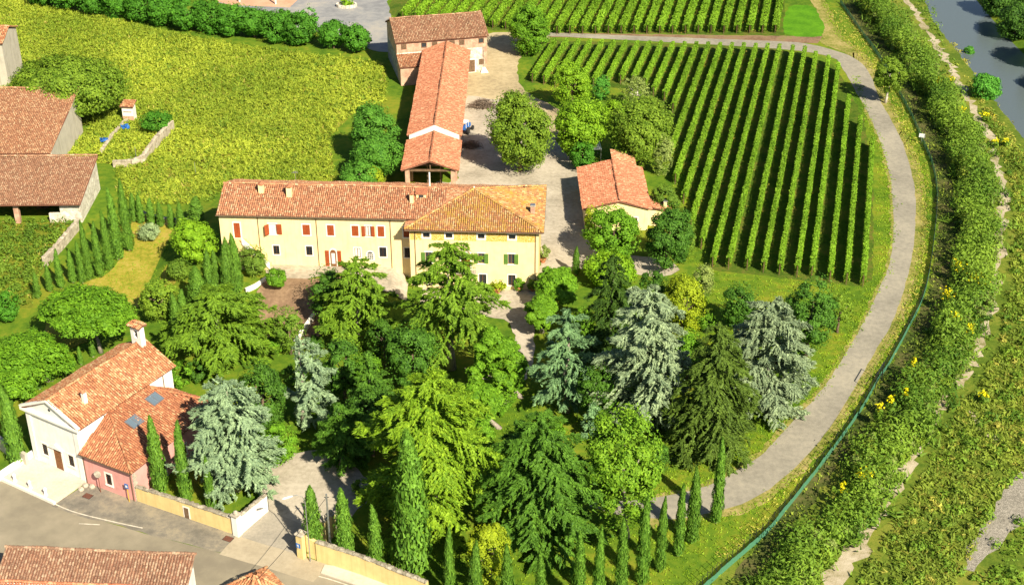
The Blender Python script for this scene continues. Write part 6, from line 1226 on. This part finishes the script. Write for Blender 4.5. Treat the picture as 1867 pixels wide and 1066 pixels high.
PATH = wpoly([(1640, -20), (1680, 46), (1728, 116), (1770, 190), (1802, 252), (1820, 330), (1824, 420), (1806, 510), (1786, 560), (1774, 620), (1738, 670), (1714, 705), (1672, 760), (1637, 822), (1604, 872), (1572, 927), (1537, 987), (1482, 1077), (1440, 1160), (1505, 1160), (1552, 1085), (1602, 1014), (1634, 948), (1668, 896), (1704, 825), (1728, 782), (1764, 726), (1792, 692), (1822, 637), (1832, 570), (1846, 520), (1852, 430), (1846, 340), (1822, 258), (1788, 194), (1745, 122), (1694, 44), (1652, -16)])
SP = wpoly([(1660, 0), (1690, 20), (1740, 100), (1800, 180), (1880, 280), (2000, 480), (2040, 800), (1960, 860), (1862, 862), (1825, 895), (1772, 1000), (1752, 1040), (1720, 1130), (1490, 1130), (1540, 1075), (1590, 1000), (1655, 885), (1715, 770), (1780, 680), (1812, 625), (1825, 560), (1836, 420), (1830, 320), (1810, 250), (1735, 118)])
_sc = scatter
def scatter_off(poly, dens):
    p = _sc(poly, dens); return p[~(in_poly(p[:, 0], p[:, 1], PATH) & (rng.random(len(p)) < .95))]
def low(poly, dens, rlo, rhi, mat, name, label, n=46, size=.23, seed=0):
    pts = scatter_off(poly, dens); r_ = rng.uniform(rlo, rhi, len(pts)); z = np.array([gz(x, y) for x, y in pts]); return stuff(name, clump_cards(np.c_[pts, z + r_ * .35], r_, n, size, None, 1.9, .8, .5), M[mat], label, 'scrub')
low(SP, .26, .4, 1.15, 'l_bank', 'bank_scrub', 'olive green scrub on the river bank'); low(SP, .18, .35, .85, 'l_scrub', 'bank_scrub', 'fresh green scrub patches on the river bank'); low(SP, .035, .8, 1.7, 'l_scrub', 'bank_scrub', 'bigger rounded bushes dotted over the river bank', 110); low(SP, .05, .3, .75, 'l_scrub_dry', 'bank_scrub', 'dry tan scrub on the river bank')
pts = scatter_off(SP, 3.0); zz = np.array([gz(x, y) for x, y in pts]); stuff('bank_weeds', tufts(pts, .6, 6, .12, .6, zz), M['l_bank'], 'tall soft weeds over the river bank', 'weeds')
pts = scatter_off(SP, .45); zz = np.array([gz(x, y) for x, y in pts]); stuff('bank_weeds', tufts(pts, .6, 6, .10, .6, zz), M['l_scrub_dry'], 'dry tan weeds scattered over the river bank', 'weeds')
low(wpoly([(1745, 60), (1820, 190), (1900, 290), (1850, 300), (1800, 200), (1735, 90)]), .5, .5, 1.0, 'l_scrub_dry', 'bank_scrub', 'tawny scrub along the water edge')
low(wpoly([(1835, 960), (1880, 925), (1990, 900), (1990, 1140), (1700, 1140), (1770, 1060)]), .35, .5, 1.2, 'l_scrub', 'bank_scrub', 'green scrub below the gravel bar')
pts = scatter_off(wpoly([(1650, -5), (1700, 0), (1850, 560), (1700, 880), (1540, 1090), (1450, 1090), (1600, 880), (1760, 640), (1815, 420), (1790, 250), (1690, 60)]), 1.1); stuff('path_grass', tufts(pts, .5, 5, .11), M['l_scrub'], 'grass tufts along the sandy path', 'grass')
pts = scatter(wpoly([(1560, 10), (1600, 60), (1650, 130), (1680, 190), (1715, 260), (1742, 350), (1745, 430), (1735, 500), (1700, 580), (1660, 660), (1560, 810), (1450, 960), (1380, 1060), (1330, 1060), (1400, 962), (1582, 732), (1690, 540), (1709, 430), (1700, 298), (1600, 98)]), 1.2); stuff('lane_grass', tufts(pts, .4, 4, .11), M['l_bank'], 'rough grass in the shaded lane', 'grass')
# big trees in the far corner across the water
for i, (a, b_, w) in enumerate([(1850, 40, 80), (1900, 90, 90), (1815, 2, 70), (1880, -10, 90), (1940, 150, 90), (1975, 60, 100)]): bush((a - w / 2, b_ - w * .55, a + w / 2, b_ + w * .42), b_ + w * .3, 'l_dark', f'dark tree on the far river bank, {ORD[i]} counted along the water', grp='dark trees on the far river bank')
# yellow flowering shrubs in the scrub
FL = [(1778, 512, 34, 'large yellow flowering clump beside the sandy path'), (1742, 498, 20, 'small yellow flowering clump left of the largest one'), (1722, 550, 22, 'yellow flowering clump below the largest one, on the lane side'), (1738, 598, 16, 'yellow flowering clump by the lower path bend, upper of a pair'), (1764, 622, 14, 'yellow flowering clump by the lower path bend, lower of a pair'), (1570, 880, 30, 'broad yellow flowering clump low in the scrub belt'), (1532, 915, 14, 'small yellow flowering clump at the lower end of the belt'), (1598, 768, 13, 'pair of yellow flower heads in the dark lane scrub, left'), (1618, 757, 10, 'pair of yellow flower heads in the dark lane scrub, right'), (1645, 744, 10, 'tiny yellow flowering clump in the green belt'), (1797, 204, 18, 'yellow flowering clump near the river, upper'), (1728, 162, 12, 'yellow flowering clump high in the belt, right of a pair'), (1708, 168, 10, 'yellow flowering clump high in the belt, left of a pair'), (1750, 220, 12, 'yellow flowering clump in the middle of the belt'), (1812, 256, 14, 'yellow flowering clump by the river, left of two'), (1832, 258, 10, 'yellow flowering clump by the river, right of two'), (1792, 720, 16, 'yellow flowering clump in the open scrub right of the path'), (1660, 690, 9, 'tiny yellow flowering clump near the fence lane')]
for i, (a, b_, w, lab) in enumerate(FL):
    p = W(a, b_ + w * .9); h = 3.0 if a < 1780 else 1.2; s = SC(p.x, p.y, 1); r_ = w / 2 / s; t = thing('flowering_shrub', lab, 'flowering shrub', p, 0, 'yellow flowering shrubs in the river scrub'); rng = np.random.default_rng(500 + i)
    k = int(5 + r_ * 5); C = np.c_[rng.normal(0, r_ * .5, (k, 2)), h * rng.uniform(.5, .85, k)]; link('foliage', leaf_mesh('foliage', clump_cards(C, np.full(k, .45), 40, .24, None, 1.9, .9, .5), M['l_scrub']), t)
    n = int(30 + 40 * r_); q = np.c_[rng.normal(0, r_ * .55, (n, 2)), h * rng.uniform(.85, 1.25, n)]; link('flowers', leaf_mesh('flowers', cards(q, sph(n) + [0, 0, .8], sph(n), .17, .14), M['l_flower']), t, 'stuff')
